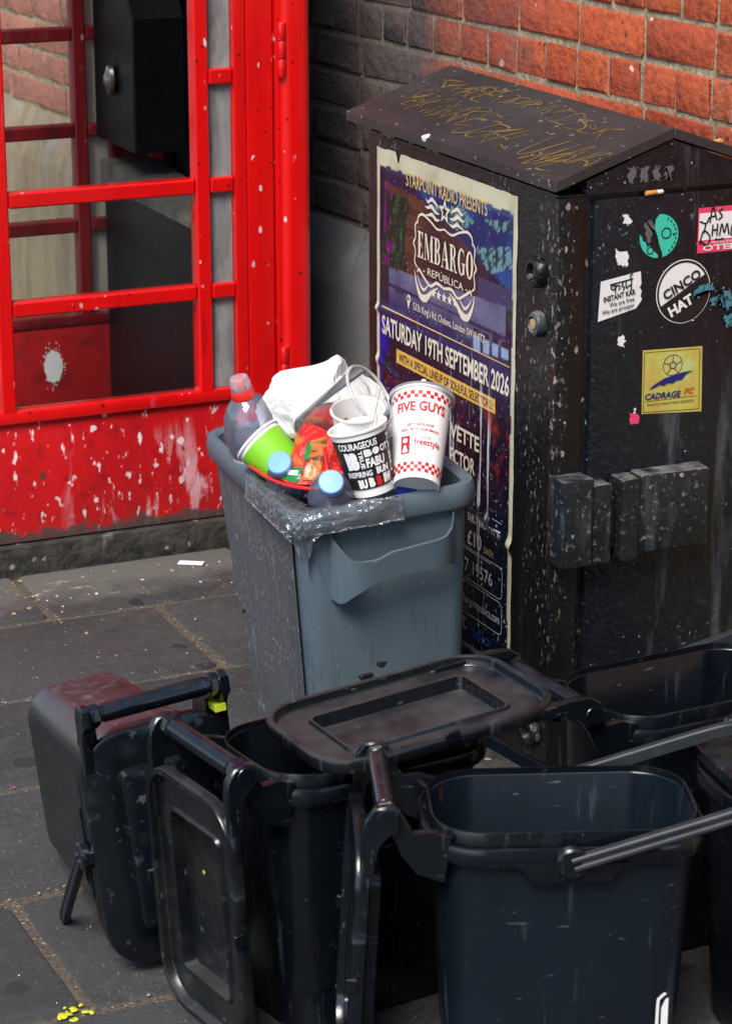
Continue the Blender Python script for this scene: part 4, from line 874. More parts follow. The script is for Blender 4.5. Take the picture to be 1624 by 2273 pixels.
# crumpled clear film caught on the near corner of the rim
def sstep_(a, b, x):
    t = min(1, max(0, (x - a) / (b - a))); return t * t * (3 - 2 * t)
def film():
    path = [(-.159, y) for y in np.linspace(-.03, -.2015, 36)] + [(-.109 + .05 * math.cos(rad(a)), -.2015 + .05 * math.sin(rad(a))) for a in np.linspace(184, 266, 24)] + [(x, -.2515) for x in np.linspace(-.105, .02, 26)]
    V, Fs = [], []; prof0 = [(-.05, .524), (-.025, .534), (-.008, .5375), (.004, .535), (.0065, .52), (.0075, .503), (.005, .488), (-.012, .47), (-.017, .45), (-.018, .43), (-.018, .41)]; prof = [(float(np.interp(q, range(11), [p[0] for p in prof0])), float(np.interp(q, range(11), [p[1] for p in prof0]))) for q in np.linspace(0, 10, 31)]
    n = len(path); m = len(prof)
    for i, (x, y) in enumerate(path):
        cx_, cy_ = x + .16, y + .2515
        t = i / (n - 1); nrm = Vector((-1, 0)) if i < 36 else (Vector((x + .109, y + .2015)).normalized() if i < 60 else Vector((0, -1)))
        tail = math.exp(-((t - .56) / .07) ** 2)
        tp = sstep_(.0, .2, t) * sstep_(1.0, .74, t) * (.75 + .5 * abs(noise.noise((t * 22, 3, 3)))); tp = min(1, tp)
        for j in range(m):
            q = 2.6 + (j * 10 / 30 - 2.6) * tp; o = float(np.interp(q, range(11), [p[0] for p in prof0])); z = float(np.interp(q, range(11), [p[1] for p in prof0]))
            amt = 1 if j < 16 else tail * (.8 + .35 * noise.noise((t * 40, 1, 1)))
            zz = z if j < 16 else .5 - (.5 - z) * amt
            oo = o if j < 16 else .0065 + (o - .0065) * amt
            k = .0045 * abs(noise.noise((x * 90, y * 90, j * .55))) + .004 * abs(noise.noise((x * 40 + 5, y * 40, j * .3))) + .0012
            edge = .5 + .5 * math.sin(math.pi * min(1, max(0, t)))
            V.append((x + nrm[0] * (oo + k), y + nrm[1] * (oo + k), zz + .004 * noise.noise((x * 60 + 9, y * 60, j * .4))))
    for i in range(n - 1):
        for j in range(m - 1): a = i * m + j; Fs.append((a, a + 1, a + m + 1, a + m))
    return V, Fs
fo = mesh('cling_film', film(), MATS['cling_film'], smooth=12); fo.matrix_world = gb.matrix_world.copy(); tag(fo, 'crinkled clear plastic film caught over the grey bin rim', 'plastic film')

# ------------------------------------------------------------------ the rubbish in the grey bin
CAMP = Vector(cam.location)
def aligned(base, tip, twist=0):
    b, t = Vector(base), Vector(tip); z = (t - b).normalized(); v = CAMP - b; x = (v - z * v.dot(z)).normalized(); y = z.cross(x)
    M = Matrix((x, y, z)).transposed().to_4x4(); M.translation = b; return M @ Matrix.Rotation(rad(twist), 4, 'Z')
def cup_vf(r0, r1, h, t=.0012):
    return lathe([(r0 * .9, .004), (r0 * .96, .004), (r0 * .97, 0), (r0, 0), (r0 + (r1 - r0) * .5, h * .5), (r1, h - .003), (r1 + .0025, h - .004), (r1 + .003, h - .001), (r1 + .0015, h + .0005), (r1 - t, h - .001), (r0 + (r1 - r0) * .5 - t, h * .5), (r0 - t, .006)], 36)
def conemap(r0, r1, h): 
    def f(a, z, e):
        r = r0 + (r1 - r0) * z / h + e; return (r * math.cos(a), r * math.sin(a), z)
    return f
def dense(vf, step=.05):
    return vf
# dark filler mass added below everything; gaps between items show dark
def blob(rx, ry, rz, amp, sc, seed, n=40, m=22, p=1.0, flat=False):
    V, Fs = [], []
    for j in range(m + 1):
        th = math.pi * j / m
        for i in range(n):
            ph_ = 2 * math.pi * i / n; d = Vector((math.sin(th) * math.cos(ph_), math.sin(th) * math.sin(ph_), math.cos(th)))
            k = 1 + amp * noise.fractal(d * sc + Vector((seed, seed, seed)), 1, 2, 3) + amp * .8 * (abs(noise.noise(d * sc * 2.2 + Vector((seed, 3, 1)))) - .25)
            V.append((d.x * rx * k, d.y * ry * k, d.z * rz * k))
    for j in range(m):
        for i in range(n): a, b = j * n + i, j * n + (i + 1) % n; Fs.append((a, a + n, b + n, b))
    return V, Fs
sk = mesh('dark_filler', blob(.120, .20, .20, .12, 2.2, 3), MATS['filler_dark'], smooth=60); sk.matrix_world = gb.matrix_world @ Matrix.Translation((0, 0, .262)); tag(sk, 'dark crumpled bin liner filling the slim grey bin under the cups', 'bin liner')
# crumpled white paper bag
def paper_bag():
    bm = bmesh.new(); bmesh.ops.create_icosphere(bm, subdivisions=5, radius=1); r = random.Random(14); fold = [(Vector((r.gauss(0, 1), r.gauss(0, 1), r.gauss(0, 1))).normalized(), r.uniform(.8, 3.2), r.uniform(0, 1)) for _ in range(14)]; tri = lambda x: abs((x % 1) * 2 - 1)
    seeds = [Vector((r.gauss(0, 1), r.gauss(0, 1), r.gauss(0, 1))).normalized() for _ in range(64)]; hs = [r.uniform(.80, 1.06) for _ in seeds]
    for v in bm.verts:
        d = v.co.normalized()
        # intersection of tilted planes gives flat paper facets with sharp creases
        k = min(h / max(.18, d.dot(q)) for q, h in zip(seeds, hs) if d.dot(q) > .18)
        k = min(k, 1.3) * (.93 + sum(.11 / (1 + f) * (tri(d.dot(q) * f * .7 + ph + .25 * noise.noise(d * 1.5)) - .5) for q, f, ph in fold)) + .02 * noise.noise(d * 7)
        up = max(0, d.z); lean = .10 * up * noise.noise(d * 2.1 + Vector((3, 3, 3)))
        v.co = Vector((d.x * k * .135 + lean * .3, d.y * k * .080, d.z * k * .082 + .018 * up * (d.x < .1)))
    bm.verts.index_update(); out = [tuple(v.co) for v in bm.verts], [tuple(v.index for v in f.verts) for f in bm.faces]; bm.free(); return out
pb = mesh('paper_bag', paper_bag(), MATS['paper_white'], smooth=30); tag(pb, 'crumpled white paper bag behind the cups in the grey bin', 'paper bag')
pb.matrix_world = Matrix.Translation((-.258, .318, .612)) @ Matrix.Rotation(rad(-24), 4, 'Z') @ Matrix.Rotation(rad(6), 4, 'Y')
yp = mesh('paper_scrap', ([(0, 0, 0), (.035, .004, .012), (.03, .0, .03), (-.004, .003, .016), (.0, .002, 0.0), (.035, .006, .012), (.03, .002, .03), (-.004, .005, .016)], [(0, 1, 2, 3), (7, 6, 5, 4)]), MATS['paper_yellow']); yp.location = (-.322, .36, .648); yp.rotation_euler = (0, 0, rad(-20)); tag(yp, 'yellow paper corner poking out behind the white paper bag', 'paper')
# big clear bottle with red sports cap
bt = thing('plastic_bottle', 'clear plastic bottle with red sports cap standing at the bin edge', 'bottle', matrix=aligned((-.335, .385, .448), (-.408, .362, .685)))
mesh('bottle_body', lathe([(.030, .0), (.043, .006), (.047, .02), (.045, .06), (.047, .065), (.047, .10), (.046, .104), (.049, .115), (.050, .135), (.049, .155), (.0445, .176), (.035, .194), (.024, .206), (.0155, .212), (.0155, .22)], 36, True, False), MATS['pet_plastic'], bt, 60)
lb = mesh('bottle_label', lathe([(.0475, .066), (.0475, .108)], 36, False, False), MATS['label_pink'], bt, 60)
put_text('vie', -.55, .35, .074, .098, conemap(.0482, .0482, 1), MATS['ink_red'], lb, .02)
cp = mesh('bottle_cap', lathe([(.019, .205), (.0205, .207), (.0205, .2205), (.019, .2235), (.010, .224)], 28), MATS['cap_red'], bt, 40)
clear('cap_clear', tint=(.95, .9, .92), gloss=.05, dirt_haze=(.8, .6, .66), dirt_haze_fac=.35, dirt_haze_scale=30, rough=.1)
mesh('sports_cap', lathe([(.0175, .224), (.0185, .226), (.0175, .240), (.0155, .246), (.006, .248)], 28), MATS['cap_clear'], cp, 40)
mesh('spout', lathe([(.008, .224), (.0085, .236), (.006, .241), (.002, .242)], 14), MATS['cap_red'], cp, 40)
# lime paper cup lying on its side
gc = thing('paper_cup', 'lime green paper cup with white rim lying beside the red capped bottle', 'cup', matrix=aligned((-.362, .240, .540), (-.408, .300, .598)))
mesh('cup_wall', cup_vf(.035, .043, .085), MATS['cup_white'], gc, 40)
mesh('green_sleeve', lathe([(.0363, .009), (.0434, .074)], 36, False, False), MATS['cup_green'], gc, 60)
def blue_bottle(base, tip, lab):
    b = thing('water_bottle', lab, 'bottle', matrix=aligned(base, tip))
    mesh('bottle_body', lathe([(.028, .0), (.036, .01), (.038, .05), (.0385, .10), (.037, .118), (.030, .136), (.020, .150), (.0145, .156), (.0145, .165)], 32), MATS['pet_dark'], b, 60)
    V, Fs = lathe([(.0195, .153), (.0203, .155), (.0203, .171), (.0188, .1735), (.004, .174)], 48)
    V = [((x * (1 + .02 * (i % 2))) if .15 < z < .172 else x, (y * (1 + .02 * (i % 2))) if .15 < z < .172 else y, z) for i, (x, y, z) in enumerate(V)]
    mesh('bottle_cap', (V, Fs), MATS['cap_blue'], b, 30); return b
blue_bottle((-.315, .185, .478), (-.362, .078, .562), 'water bottle with blue cap poking over the rim below the lettered cup')
blue_bottle((-.325, .270, .470), (-.398, .190, .566), 'water bottle with blue cap tucked under the lime green cup')
# red snack bag: a bent, crinkled foil sheet with a rolled red edge
CTL = np.array([[(-.360, .235, .600), (-.322, .262, .655), (-.285, .250, .672), (-.262, .225, .635)], [(-.378, .185, .598), (-.362, .155, .616), (-.322, .165, .622), (-.270, .170, .605)], [(-.412, .180, .556), (-.402, .115, .552), (-.366, .125, .560), (-.320, .110, .556)]], float)
def bag(du=26, dv=20, off=0.0):
    V, Fs = [], []
    for j in range(dv + 1):
        v = j / dv; wv = ((1 - v) ** 2, 2 * v * (1 - v), v * v)
        for i in range(du + 1):
            u = i / du; wu = ((1 - u) ** 3, 3 * u * (1 - u) ** 2, 3 * u * u * (1 - u), u ** 3)
            p = sum(CTL[r][c] * wv[r] * wu[c] for r in range(3) for c in range(4))
            nn = .006 * noise.noise((u * 5, v * 5, 2)) + .004 * noise.noise((u * 13, v * 13, 5))
            p = p + np.array((-.35, -.8, .45)) * (nn + off); V.append(tuple(p))
    for j in range(dv):
        for i in range(du): a = j * (du + 1) + i; Fs.append((a, a + 1, a + du + 2, a + du + 1))
    return V, Fs
bgx = thing('snack_bag', 'crumpled red and amber snack bag with green patches under the cups', 'snack bag', (-.33, .16, .56))
IB = Matrix.Translation((.33, -.16, -.56))
mesh('front_sheet', xf(bag(), IB), MATS['bag_red'], bgx, 40); mesh('back_sheet', xf(bag(off=-.012), IB), MATS['bag_amber'], bgx, 40)
def bag_patch(u0, u1, v0, v1, m, name, off=.0022, n=8):
    V, Fs = [], []
    for j in range(n + 1):
        for i in range(n + 1):
            u, v = u0 + (u1 - u0) * i / n, v0 + (v1 - v0) * j / n
            wv = ((1 - v) ** 2, 2 * v * (1 - v), v * v); wu = ((1 - u) ** 3, 3 * u * (1 - u) ** 2, 3 * u * u * (1 - u), u ** 3)
            p = sum(CTL[r][c] * wv[r] * wu[c] for r in range(3) for c in range(4)); nn = .006 * noise.noise((u * 5, v * 5, 2)) + .004 * noise.noise((u * 13, v * 13, 5))
            V.append(tuple(p + np.array((-.35, -.8, .45)) * (nn + off)))
    for j in range(n):
        for i in range(n): a = j * (n + 1) + i; Fs.append((a, a + 1, a + n + 2, a + n + 1))
    return mesh(name, xf((V, Fs), IB), m, bgx, 40)
bag_patch(.02, .32, .78, .98, MATS['bag_green'], 'green_patch'); bag_patch(.28, .38, .45, .7, MATS['bag_green'], 'green_patch'); bag_patch(.36, .62, .45, .95, MATS['bag_amber'], 'amber_patch'); bag_patch(.06, .26, .83, .90, MATS['ink_white'], 'white_stripe', .003)
flap = [(-.428, .262, .556), (-.420, .190, .552), (-.402, .135, .553), (-.372, .098, .557), (-.355, .110, .58), (-.347, .140, .61)]
mesh('red_edge', xf(tube(smooth_path(flap, 5), .0032, 6), IB), MATS['cap_red'], bgx, 60)
lf = [(p[0], p[1], p[2]) for p in smooth_path(flap[:4], 5)]; lf2 = [(p[0] + .03, p[1] + .035, p[2] - .02) for p in lf]
mesh('lower_sheet', xf((lf + lf2, [(i, i + 1, len(lf) + i + 1, len(lf) + i) for i in range(len(lf) - 1)]), IB), MATS['bag_amber'], bgx, 50)
# clear tumbler lying over the bag, its mouth up to the right
clear('cup_rim_clear', tint=(.9, .9, .9), gloss=.15, dirt_haze=(.8, .8, .8), dirt_haze_fac=.5, dirt_haze_scale=20, rough=.08)
ct = mesh('clear_cup', lathe([(.032, .0), (.035, .004), (.053, .138)], 48, True, False), MATS['cup_clear'], smooth=50)
mesh('cup_rim', loft([[((.055 + .0028 * math.cos(rad(a))) * math.cos(2 * math.pi * i / 48), (.055 + .0028 * math.cos(rad(a))) * math.sin(2 * math.pi * i / 48), .1395 + .0028 * math.sin(rad(a))) for i in range(48)] for a in range(0, 361, 60)], False, False), MATS['cup_rim_clear'], ct, 60); ct.matrix_world = aligned((-.325, .262, .598), (-.240, .168, .688)); tag(ct, 'empty clear plastic tumbler tipped on its side against the paper bag', 'cup')
wc = thing('paper_cup', 'plain white paper cup behind the black lettered cup', 'cup', matrix=aligned((-.262, .185, .560), (-.276, .165, .662)))
mesh('cup_wall', cup_vf(.033, .043, .105), MATS['cup_white'], wc, 40)
# black and white lettered cup
bb = thing('paper_cup', 'white paper cup with bold black lettered band and a wooden stirrer in it', 'cup', matrix=aligned((-.283, .085, .545), (-.308, .099, .658)))
r0, r1, hh = .035, .047, .113
mesh('cup_wall', cup_vf(r0, r1, hh), MATS['cup_white'], bb, 40)
band = mesh('black_band', lathe([(r0 + .0016 + (r1 - r0) * .13, .0145), (r0 + .0006 + (r1 - r0) * .88, hh * .88)], 48, False, False), MATS['ink_black'], bb, 60)
cmap = conemap(r0 + .0014, r1 + .0014, hh)
def ct_(s, a0, a1, z0, z1, m='ink_white', bold=.03, rot=0): put_text(s, a0, a1, z0, z1, cmap, MATS[m], band, bold, rot=rot, h=.0006)
ct_('COURAGEOUS', -.95, .55, .084, .096); ct_('TRUE', -.17, .0 + .32, .062, .078, rot=0) if False else None
ct_('FABU', -.02, .75, .050, .066, bold=.05); ct_('INSPIRING', -.92, .12, .036, .046); ct_('BB', -.80, -.28, .050, .080, bold=.09); ct_('B', -.02, .28, .069, .081, bold=.08); ct_('B', .50, .72, .016, .033, 'ink_red', .09) if False else ct_('B', .22, .46, .0165, .033, 'ink_red', .09)
ct_('B', -.10, .14, .017, .033, bold=.08); ct_('BU', -.55, -.18, .0165, .032, bold=.08); ct_('BW', .54, .95, .0175, .034, bold=.08); ct_('BUN', .30, .86, .036, .048, bold=.06); ct_('OT', .62, 1.0, .070, .082, bold=.05)
def vtext(s, a, z0, z1, w):
    V, Fs, _ = text_vf(s, .03); put('lettering', [(a + (v - .5) * w, z1 - u * (z1 - z0)) for u, v in V], Fs, cmap, MATS['ink_white'], band, .0006)
vtext('TRUE', -.16, .05, .081, .16); vtext('FABU', 1.12, .03, .095, .16)
D2 = disc2(.44, .0755, .0062, 16, rx=.14); put('print_mark', *D2, cmap, MATS['ink_white'], band, .0006)
stk = mesh('stirrer', xf(box_vf(-.003, .003, -.0008, .0008, 0, .12, .0004, 1), aligned((-.29, .105, .59), (-.262, .11, .70))), MATS['wood_stick']); tag(stk, 'wooden stirrer standing in the black lettered paper cup', 'stirrer')
# white cup with red checks, lid and straw stub
fg = thing('soda_cup', 'tall white paper cup with red checker bands and plastic lid', 'cup', matrix=aligned((-.224, .050, .552), (-.166, .150, .672)))
r0, r1, hh = .038, .050, .165
mesh('cup_wall', cup_vf(r0, r1, hh), MATS['cup_white'], fg, 40)
clear('lid_clear', tint=(.95, .95, .95), gloss=.06, dirt_haze=(.8, .8, .8), dirt_haze_fac=.3, dirt_haze_scale=20, rough=.15)
ld = mesh('cup_lid', lathe([(r1 + .0036, hh - .007), (r1 + .0048, hh - .006), (r1 + .0048, hh + .001), (r1 + .003, hh + .004), (r1 - .004, hh + .004), (r1 - .006, hh + .006), (r1 - .016, hh + .008), (.004, hh + .009)], 40, False, True), MATS['lid_clear'], fg, 40)
mesh('straw', tube([(.0, 0, hh + .008), (.002, .001, hh + .034)], .0045, 10), MATS['lid_white'], ld, 60)
fmap = conemap(r0 + .0004, r1 + .0004, hh)
def ft(s, a0, a1, z0, z1, bold=.03, **k): put_text(s, a0, a1, z0, z1, fmap, MATS['ink_red'], fg, bold, h=.0006, **k)
def checks(z0, cell, rows_, a_lim=1.35):
    V, Fs = [], []
    r = r0 + (r1 - r0) * z0 / hh; da = cell / r
    n = int(a_lim / da)
    for j in range(rows_):
        for i in range(-n, n):
            if (i + j) % 2: continue
            k = len(V); V += [(i * da, z0 + j * cell), ((i + 1) * da, z0 + j * cell), ((i + 1) * da, z0 + (j + 1) * cell), (i * da, z0 + (j + 1) * cell)]; Fs.append((k, k + 1, k + 2, k + 3))
    put('checker_band', V, Fs, fmap, MATS['ink_red'], fg, .0006)
checks(.141, .0064, 2); checks(.010, .0058, 3)
ft('FIVE GUYS', -.92, .92, .117, .1345, .03); ft('GET THE SCOOP', -.5, .5, .0905, .0950, .02); ft('SIGN UP TO OUR EMAILS', -.72, .72, .0820, .0865, .02)
put('print_mark', *rect2(-1.0, .9, .0755, .0761), fmap, MATS['ink_red'], fg, .0006)
ft('freestyle', -.2, .85, .053, .068, .01); ft('Coca-Cola', .0, .42, .068, .0735, .0, shear=.3)
put('print_mark', *poly2((-.72, .042), (-.36, .042), (-.36, .073), (-.72, .073)), fmap, MATS['ink_red'], fg, .0006)
for P_ in (disc2(-.54, .0645, .0045, 14, rx=.10), poly2((-.66, .044), (-.42, .044), (-.50, .056), (-.58, .056))): put('print_mark', *P_, fmap, MATS['ink_white'], fg, .0012)
# a strip of blue wrapper between the two cups
bwp = mesh('wrapper', ([(0, 0, 0), (.03, .004, .005), (.034, .006, .03), (.002, .004, .034), (.0, .003, 0), (.03, .007, .005), (.034, .009, .03), (.002, .007, .034)], [(0, 1, 2, 3), (7, 6, 5, 4)]), mat('wrap_blue', (.02, .04, .3), .25, .5)); bwp.location = (-.252, .075, .53); bwp.rotation_euler = (.2, .2, rad(-24)); tag(bwp, 'dark blue wrapper wedged between the lettered cup and soda cup', 'wrapper')

# ------------------------------------------------------------------ black food caddies
HX, HZ = -.235, .42              # hinge axis
CK, LDM = MATS['caddy_black'], MATS['caddy_lid_dusty']
def cached(key, fn, smooth, _c={}):
    if key not in _c:
        vf = fn(); me = bpy.data.meshes.new(key); me.from_pydata([tuple(map(float, v)) for v in vf[0]], [], vf[1]); me.shade_smooth(); me.set_sharp_from_angle(angle=rad(smooth)); _c[key] = me
    return _c[key]
def bucket_vf():
    return loft(rr_rings([(.285, .165, .045, 0), (.297, .177, .05, .004), (.302, .182, .052, .06), (.306, .186, .054, .061), (.342, .208, .068, .366), (.345, .211, .069, .376), (.341, .207, .067, .386), (.338, .204, .066, .384), (.300, .178, .05, .05), (.29, .17, .046, .008)], 8))
def rim_vf():
    return loft(rr_rings([(.343, .209, .068, .352), (.369, .235, .080, .352), (.372, .238, .082, .355), (.372, .238, .082, .370), (.368, .234, .080, .375), (.361, .227, .077, .376), (.358, .224, .075, .371), (.350, .216, .072, .371), (.3485, .2145, .071, .392), (.347, .213, .071, .394), (.342, .208, .068, .394), (.339, .205, .067, .380)], 8), False, False)
def lid_vf():
    o = .042 + .187; zz = -.024
    sp = [(.239, .125, .010, .0165), (.242, .128, .011, .0155), (.245, .131, .012, -.004), (.252, .138, .015, -.0045), (.256, .142, .016, .000), (.346, .214, .050, .000), (.350, .218, .053, -.002), (.352, .220, .054, -.012), (.356, .224, .056, -.0135), (.371, .239, .064, -.0125), (.374, .242, .066, -.010), (.374, .242, .066, .001), (.371, .239, .064, .005), (.362, .230, .060, .008), (.256, .142, .018, .008), (.250, .136, .014, .024), (.243, .129, .010, .0255)]
    return loft(rr_rings([(w, d, r, z + zz, o) for w, d, r, z in sp], 8))
def ear_vf(s):
    q = [(-.150, .386), (-.176, .394), (-.200, .392), (-.219, .426), (-.230, .438), (-.246, .435), (-.252, .420), (-.244, .404), (-.228, .386), (-.217, .362), (-.196, .335), (-.160, .322)]
    return prism(q, s * .086, s * .099, 'y', .0025) if s > 0 else prism(q, s * .099, s * .086, 'y', .0025)
def arm_vf(s):
    # lid arm: from the hinge bar round a shoulder down to the lid
    q = [(.012, .016), (-.012, .016), (-.018, .0), (-.014, -.016), (.002, -.028), (.03, -.032), (.13, -.031), (.13, -.019), (.06, -.013), (.04, -.008), (.024, .002)]
    a, b = sorted((s * .1005, s * .1145)); return prism(q, a, b, 'y', .0025)
def apron_vf(s):
    q = [(-.075, .356), (-.062, .346), (-.052, .330), (.052, .330), (.062, .346), (.075, .356)]
    a, b = sorted((s * .106, s * .121)); return prism(q, a, b, 'y', .002)
def pivot_vf(s):
    return xf(lathe([(.020, 0), (.022, .002), (.022, .012), (.019, .015), (.004, .016)], 20), Matrix.Translation((0, s * .1195, .360)) @ Matrix.Rotation(rad(-90 * s), 4, 'X'))
def bail_vf():
    y, L_ = .1305, .30
    P_ = [(0, -y, 0), (.03, -y, 0), (.12, -y, 0), (.21, -y, 0), (.26, -y + .006, 0), (.288, -y + .03, 0), (L_, -.07, 0), (L_, 0, 0), (L_, .07, 0), (.288, y - .03, 0), (.26, y - .006, 0), (.21, y, 0), (.12, y, 0), (.03, y, 0), (0, y, 0)]
    P_ = smooth_path(P_, 3)
    # channel-section bar
    rings = []
    V = [Vector(p) for p in P_]
    sec = [(-.005, -.0095), (.005, -.0095), (.0068, -.0075), (.0068, -.004), (.0045, -.002), (.0045, .002), (.0068, .004), (.0068, .0075), (.005, .0095), (-.005, .0095), (-.0068, .0075), (-.0068, -.0075)]
    for i, p in enumerate(V):
        t = (V[min(i + 1, len(V) - 1)] - V[max(i - 1, 0)]).normalized(); u = Vector((0, 0, 1)); a = t.cross(u).normalized()
        rings.append([tuple(p + a * x + u * z) for x, z in sec])
    return loft(rings)
def caddy(label, M, lid_open, bail, body_mat=None, lid_mat=None, group='black food caddies dumped round the cabinet'):
    t = thing('food_caddy', label, 'caddy', matrix=M, group=group)
    def part(name, key, fn, m, par=t, smooth=35):
        me = cached(key + m.name, fn, smooth); o = mesh(name, me, m, par); return o
    bm_ = body_mat or CK; lm = lid_mat or CK
    part('bucket', 'bucket', bucket_vf, bm_); part('rim', 'rim', rim_vf, CK)
    for s in (-1, 1):
        part('hinge_ear', f'ear{s}', lambda: ear_vf(s), CK); part('pivot_apron', f'apron{s}', lambda: apron_vf(s), CK); part('pivot_knob', f'piv{s}', lambda: pivot_vf(s), CK)
    part('grip_bar', 'bar', lambda: xf(lathe([(.0125, -.1155), (.0145, -.113), (.0145, -.086), (.013, -.085), (.013, -.082), (.0145, -.081), (.0145, .081), (.013, .082), (.013, .085), (.0145, .086), (.0145, .113), (.0125, .1155)], 18), Matrix.Translation((HX, 0, HZ)) @ Matrix.Rotation(rad(90), 4, 'X')), CK)
    ld = part('lid', 'lid', lid_vf, lm); ld.location = (HX, 0, HZ); ld.rotation_euler = (0, rad(-lid_open), 0)
    for s in (-1, 1): part('lid_arm', f'arm{s}', lambda: arm_vf(s), CK, ld)
    for s in (-1, 1): part('catch', f'catch{s}', lambda: box_vf(*(.219, .239), *(sorted((s * .119, s * .126))), -.043, -.027, .0015, 1), CK, ld)
    bl = part('bail_handle', 'bail', bail_vf, MATS['caddy_strap']); bl.location = (0, 0, .360); bl.rotation_euler = (0, rad(-bail), 0)
    return t
def place(x, y, yaw): return Matrix.Translation((x, y, .0025)) @ Matrix.Rotation(rad(yaw), 4, 'Z')
cB = caddy('open upright black caddy whose lid hangs inside out against its side, yellow flecks on it', place(-.588, -.508, 8), 274, -14, lid_mat=LDM)
cC = caddy('open empty black caddy with brown drips, handle stretched out level, lid hanging edge-on', place(-.434, -.834, -21), 267, 17, body_mat=MATS['caddy_stained'])
cD = caddy('open black caddy in front of the cabinet, its lid flung back across the next caddy', place(-.058, -.524, 4), 184.5, 8, lid_mat=mat('caddy_lid_plain', (.004, .0048, .006), .24, .6, layers=PL + [dict(kind='up', lo=.7, hi=.95, col=(.05, .045, .04), fac=.7, rough=.65, also=[dict(scale=10, lo=.35, hi=.62, detail=9)])], bumps=PB))
cE = caddy('closed black caddy standing beyond the level handle of the dripped caddy', place(-.02, -.862, 172), 0, 172)
MA = Matrix(((0, 1, 0, 0), (0, 0, -1, 0), (-1, 0, 0, 0), (0, 0, 0, 1)))
cA = caddy('closed black caddy toppled onto its front, dusty maroon wall upward, lid facing the street', Matrix.Translation((-.795, .045, .170)) @ Matrix.Rotation(rad(-6), 4, 'Y') @ Matrix.Rotation(rad(-4), 4, 'X') @ MA @ Matrix.Scale(.965, 4), 0, -46, body_mat=MATS['caddy_red_reflect_dust'])
# lime tape on the toppled caddy's far hinge ear, rusty strips on the hanging lid, label edge on the dripped caddy
mesh('tape', box_vf(-.2, -.188, .0915, .0935 + .016, .385, .42, .001, 1), MATS['tape_lime'], cA)
lidC = [c for c in cC.children if c.name.startswith('lid')][0]
mesh('rusty_strip', box_vf(.187, .277, -.10, -.09, -.0265, -.0235, .001, 1), MATS['scrap_rust'], lidC); mesh('rusty_strip', box_vf(.295, .37, -.085, -.078, -.0265, -.0235, .001, 1), MATS['scrap_rust'], lidC)
def cmap2(x, z, e): return (x, -(.091 + (.208 - .182) / 2 * (z - .06) / .306) - .0022 - e, z)
lab = put('label_edge', *ribbon([(.121, .02), (.121, .135), (.124, .150), (.131, .157)], .004, 4), cmap2, MATS['sticker_white'], cC, .0008)
lab = put('label_edge', *poly2((.126, .02), (.126, .135), (.131, .148), (.135, .150), (.135, .02)), cmap2, MATS['sticker_white'], cC, .0004)

# ------------------------------------------------------------------ litter on the ground and cabinet
def butt(loc, rot, lab):
    b = thing('cigarette_butt', lab, 'cigarette butt', loc); b.rotation_euler = rot
    mesh('filter', xf(lathe([(.0036, 0), (.004, .001), (.004, .02), (.0036, .0205)], 10), Matrix.Rotation(rad(90), 4, 'Y')), MATS['butt_orange'], b, 40)
    mesh('stub', xf(lathe([(.0038, .0206), (.0037, .032), (.002, .034)], 10), Matrix.Rotation(rad(90), 4, 'Y')), MATS['butt_white'], b, 40)
butt((.15, -.0155, 1.0165), (0, 0, rad(6)), 'cigarette butt pushed into the gap under the cabinet gable')
butt((.335, .06, 1.078), (0, rad(18), rad(110)), 'orange cigarette butt lying on the cabinet lid by the bricks')
ps = mesh('paper_strip', box_vf(-.028, .028, -.009, .009, 0, .003, .0008, 1), MATS['ink_white']); ps.location = (-.1245, 1.372, .0035); ps.rotation_euler = (rad(3), rad(-2), rad(-38)); tag(ps, 'short white paper strip lying on the paving before the kiosk', 'paper strip')
rg = random.Random(21)
def bits(n, m, name, label, smin, smax, seed, area):
    r = random.Random(seed); V, Fs = [], []
    for i in range(n):
        x, y = area(r); s = r.uniform(smin, smax); a = r.uniform(0, 6.3); k = r.uniform(.25, 1); h = s * r.uniform(.12, .4)
        c, sn = math.cos(a), math.sin(a); b = len(V)
        for px, py in ((-1, -k), (1, -k * .8), (.8, k), (-.9, k * .7)):
            V.append((x + s * (px * c - py * sn), y + s * (px * sn + py * c), .0005))
        for px, py in ((-.7, -k * .6), (.7, -k * .5), (.5, k * .6), (-.6, k * .5)):
            V.append((x + s * (px * c - py * sn), y + s * (px * sn + py * c), .0015 + h))
        Fs += [(b + 4, b + 5, b + 6, b + 7)] + [(b + i_, b + (i_ + 1) % 4, b + 4 + (i_ + 1) % 4, b + 4 + i_) for i_ in range(4)]
    o = mesh(name, (V, Fs), m); tag(o, label, 'litter', kind='stuff'); return o
def near_kiosk(r): return r.uniform(-1.1, .15), 1.43 - abs(r.gauss(0, .16))
def along_joint(r):
    if r.random() < .5: return r.choice((-.493, -.277, -.88, -.954, -.62)) + r.gauss(0, .008), r.uniform(-.4, 1.4)
    return r.uniform(-1.1, .0), r.choice((1.172, .774, .377, -.035, -.424)) + r.gauss(0, .008)
def anywhere(r): return r.uniform(-1.2, .0), r.uniform(-.6, 1.44)
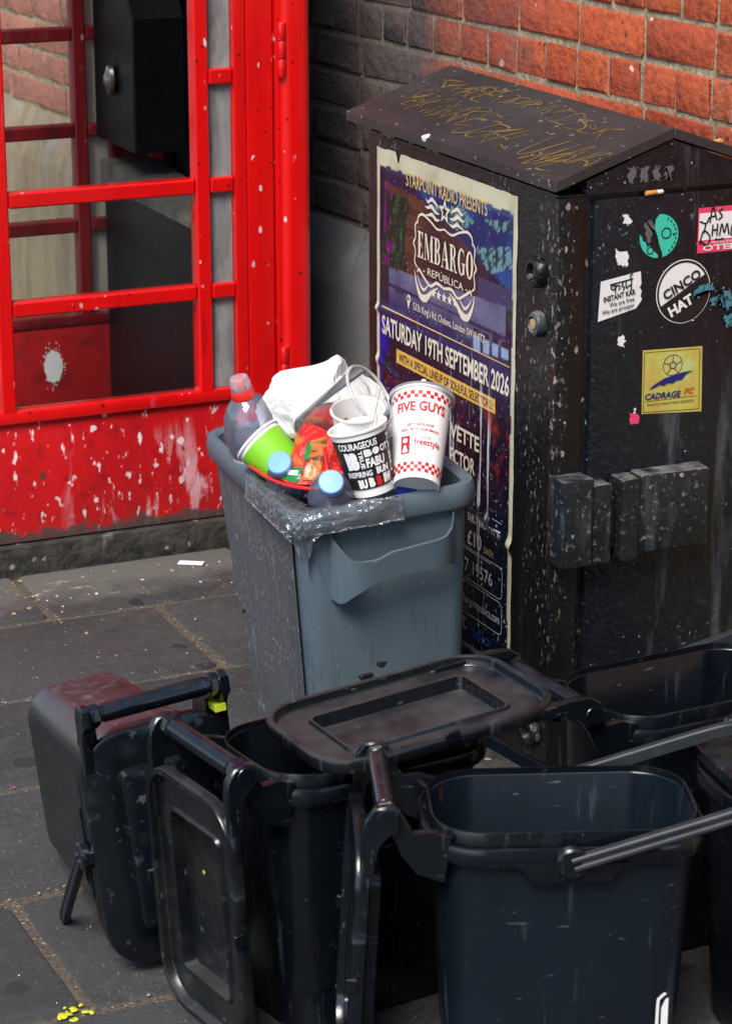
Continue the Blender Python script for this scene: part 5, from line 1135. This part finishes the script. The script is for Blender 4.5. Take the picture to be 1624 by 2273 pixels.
bits(46, MATS['butt_white'], 'paper_crumbs', 'pale crumbs of paper and grit scattered on the paving', .0008, .0035, 1, near_kiosk)
bits(44, mat('crumb_tan', (.45, .25, .1), .85), 'straw_bits', 'tan straw and leaf bits scattered on the paving', .001, .005, 2, near_kiosk)
bits(260, mat('grit_mixed', (.3, .24, .18), .9), 'joint_grit', 'gritty bits lying along the paving joints', .0008, .003, 3, along_joint)
bits(70, MATS['butt_white'], 'pale_grit', 'tiny pale grit specks strewn over the flagstones', .0005, .0016, 4, anywhere)
bits(16, mat('petal_pink', (.65, .05, .16), .7), 'confetti', 'pink confetti specks on the flagstones', .001, .003, 5, anywhere)
bits(36, mat('leaf_brown', (.3, .11, .03), .8), 'leaf_crumbs', 'brown leaf crumbs strewn over the flagstones', .001, .004, 6, anywhere)
ysp = thing('paint_spatter', 'bright yellow spatter on the flagstone before the toppled caddy', 'spatter', (-.99, -.425, .0))
for i in range(17):
    x, y, s = rg.gauss(0, .016), rg.gauss(0, .013), rg.uniform(.0012, .0048)
    mesh('drop', xf(lathe([(s, 0), (s * .8, .0012), (s * .2, .0018)], 8), Matrix.Translation((x, y, .001)) @ Matrix.Scale(1.6, 4, (math.cos(i), math.sin(i), 0))), MATS['paint_yellow'] if i % 3 else MATS['tape_lime'], ysp, 60)
# dry leaf crumbs caught under the lid's eave
for i, (y, s) in enumerate(((.66, .011), (.63, .013), (.55, .008), (.475, .01), (.445, .011))):
    lf_ = mesh('dead_leaf', blob(s * .7, s, s * .55, .5, 2.5, i * 3.1, 14, 8), mat('leaf_dry', (.28, .19, .11), .9), smooth=25); lf_.location = (.006 - s * .3, y, 1.0228 + s * .3); tag(lf_, ['dry leaf crumb under the lid eave above the torn poster corner', 'largest curled dry leaf crumb under the lid eave', 'smallest dry leaf crumb under the cabinet lid eave', 'dry leaf crumb under the lid eave, in the middle pair above the poster title', 'dry leaf crumb under the lid eave, inner one of the pair nearest the street end'][i], 'leaf', 'dry leaf crumbs under the lid')
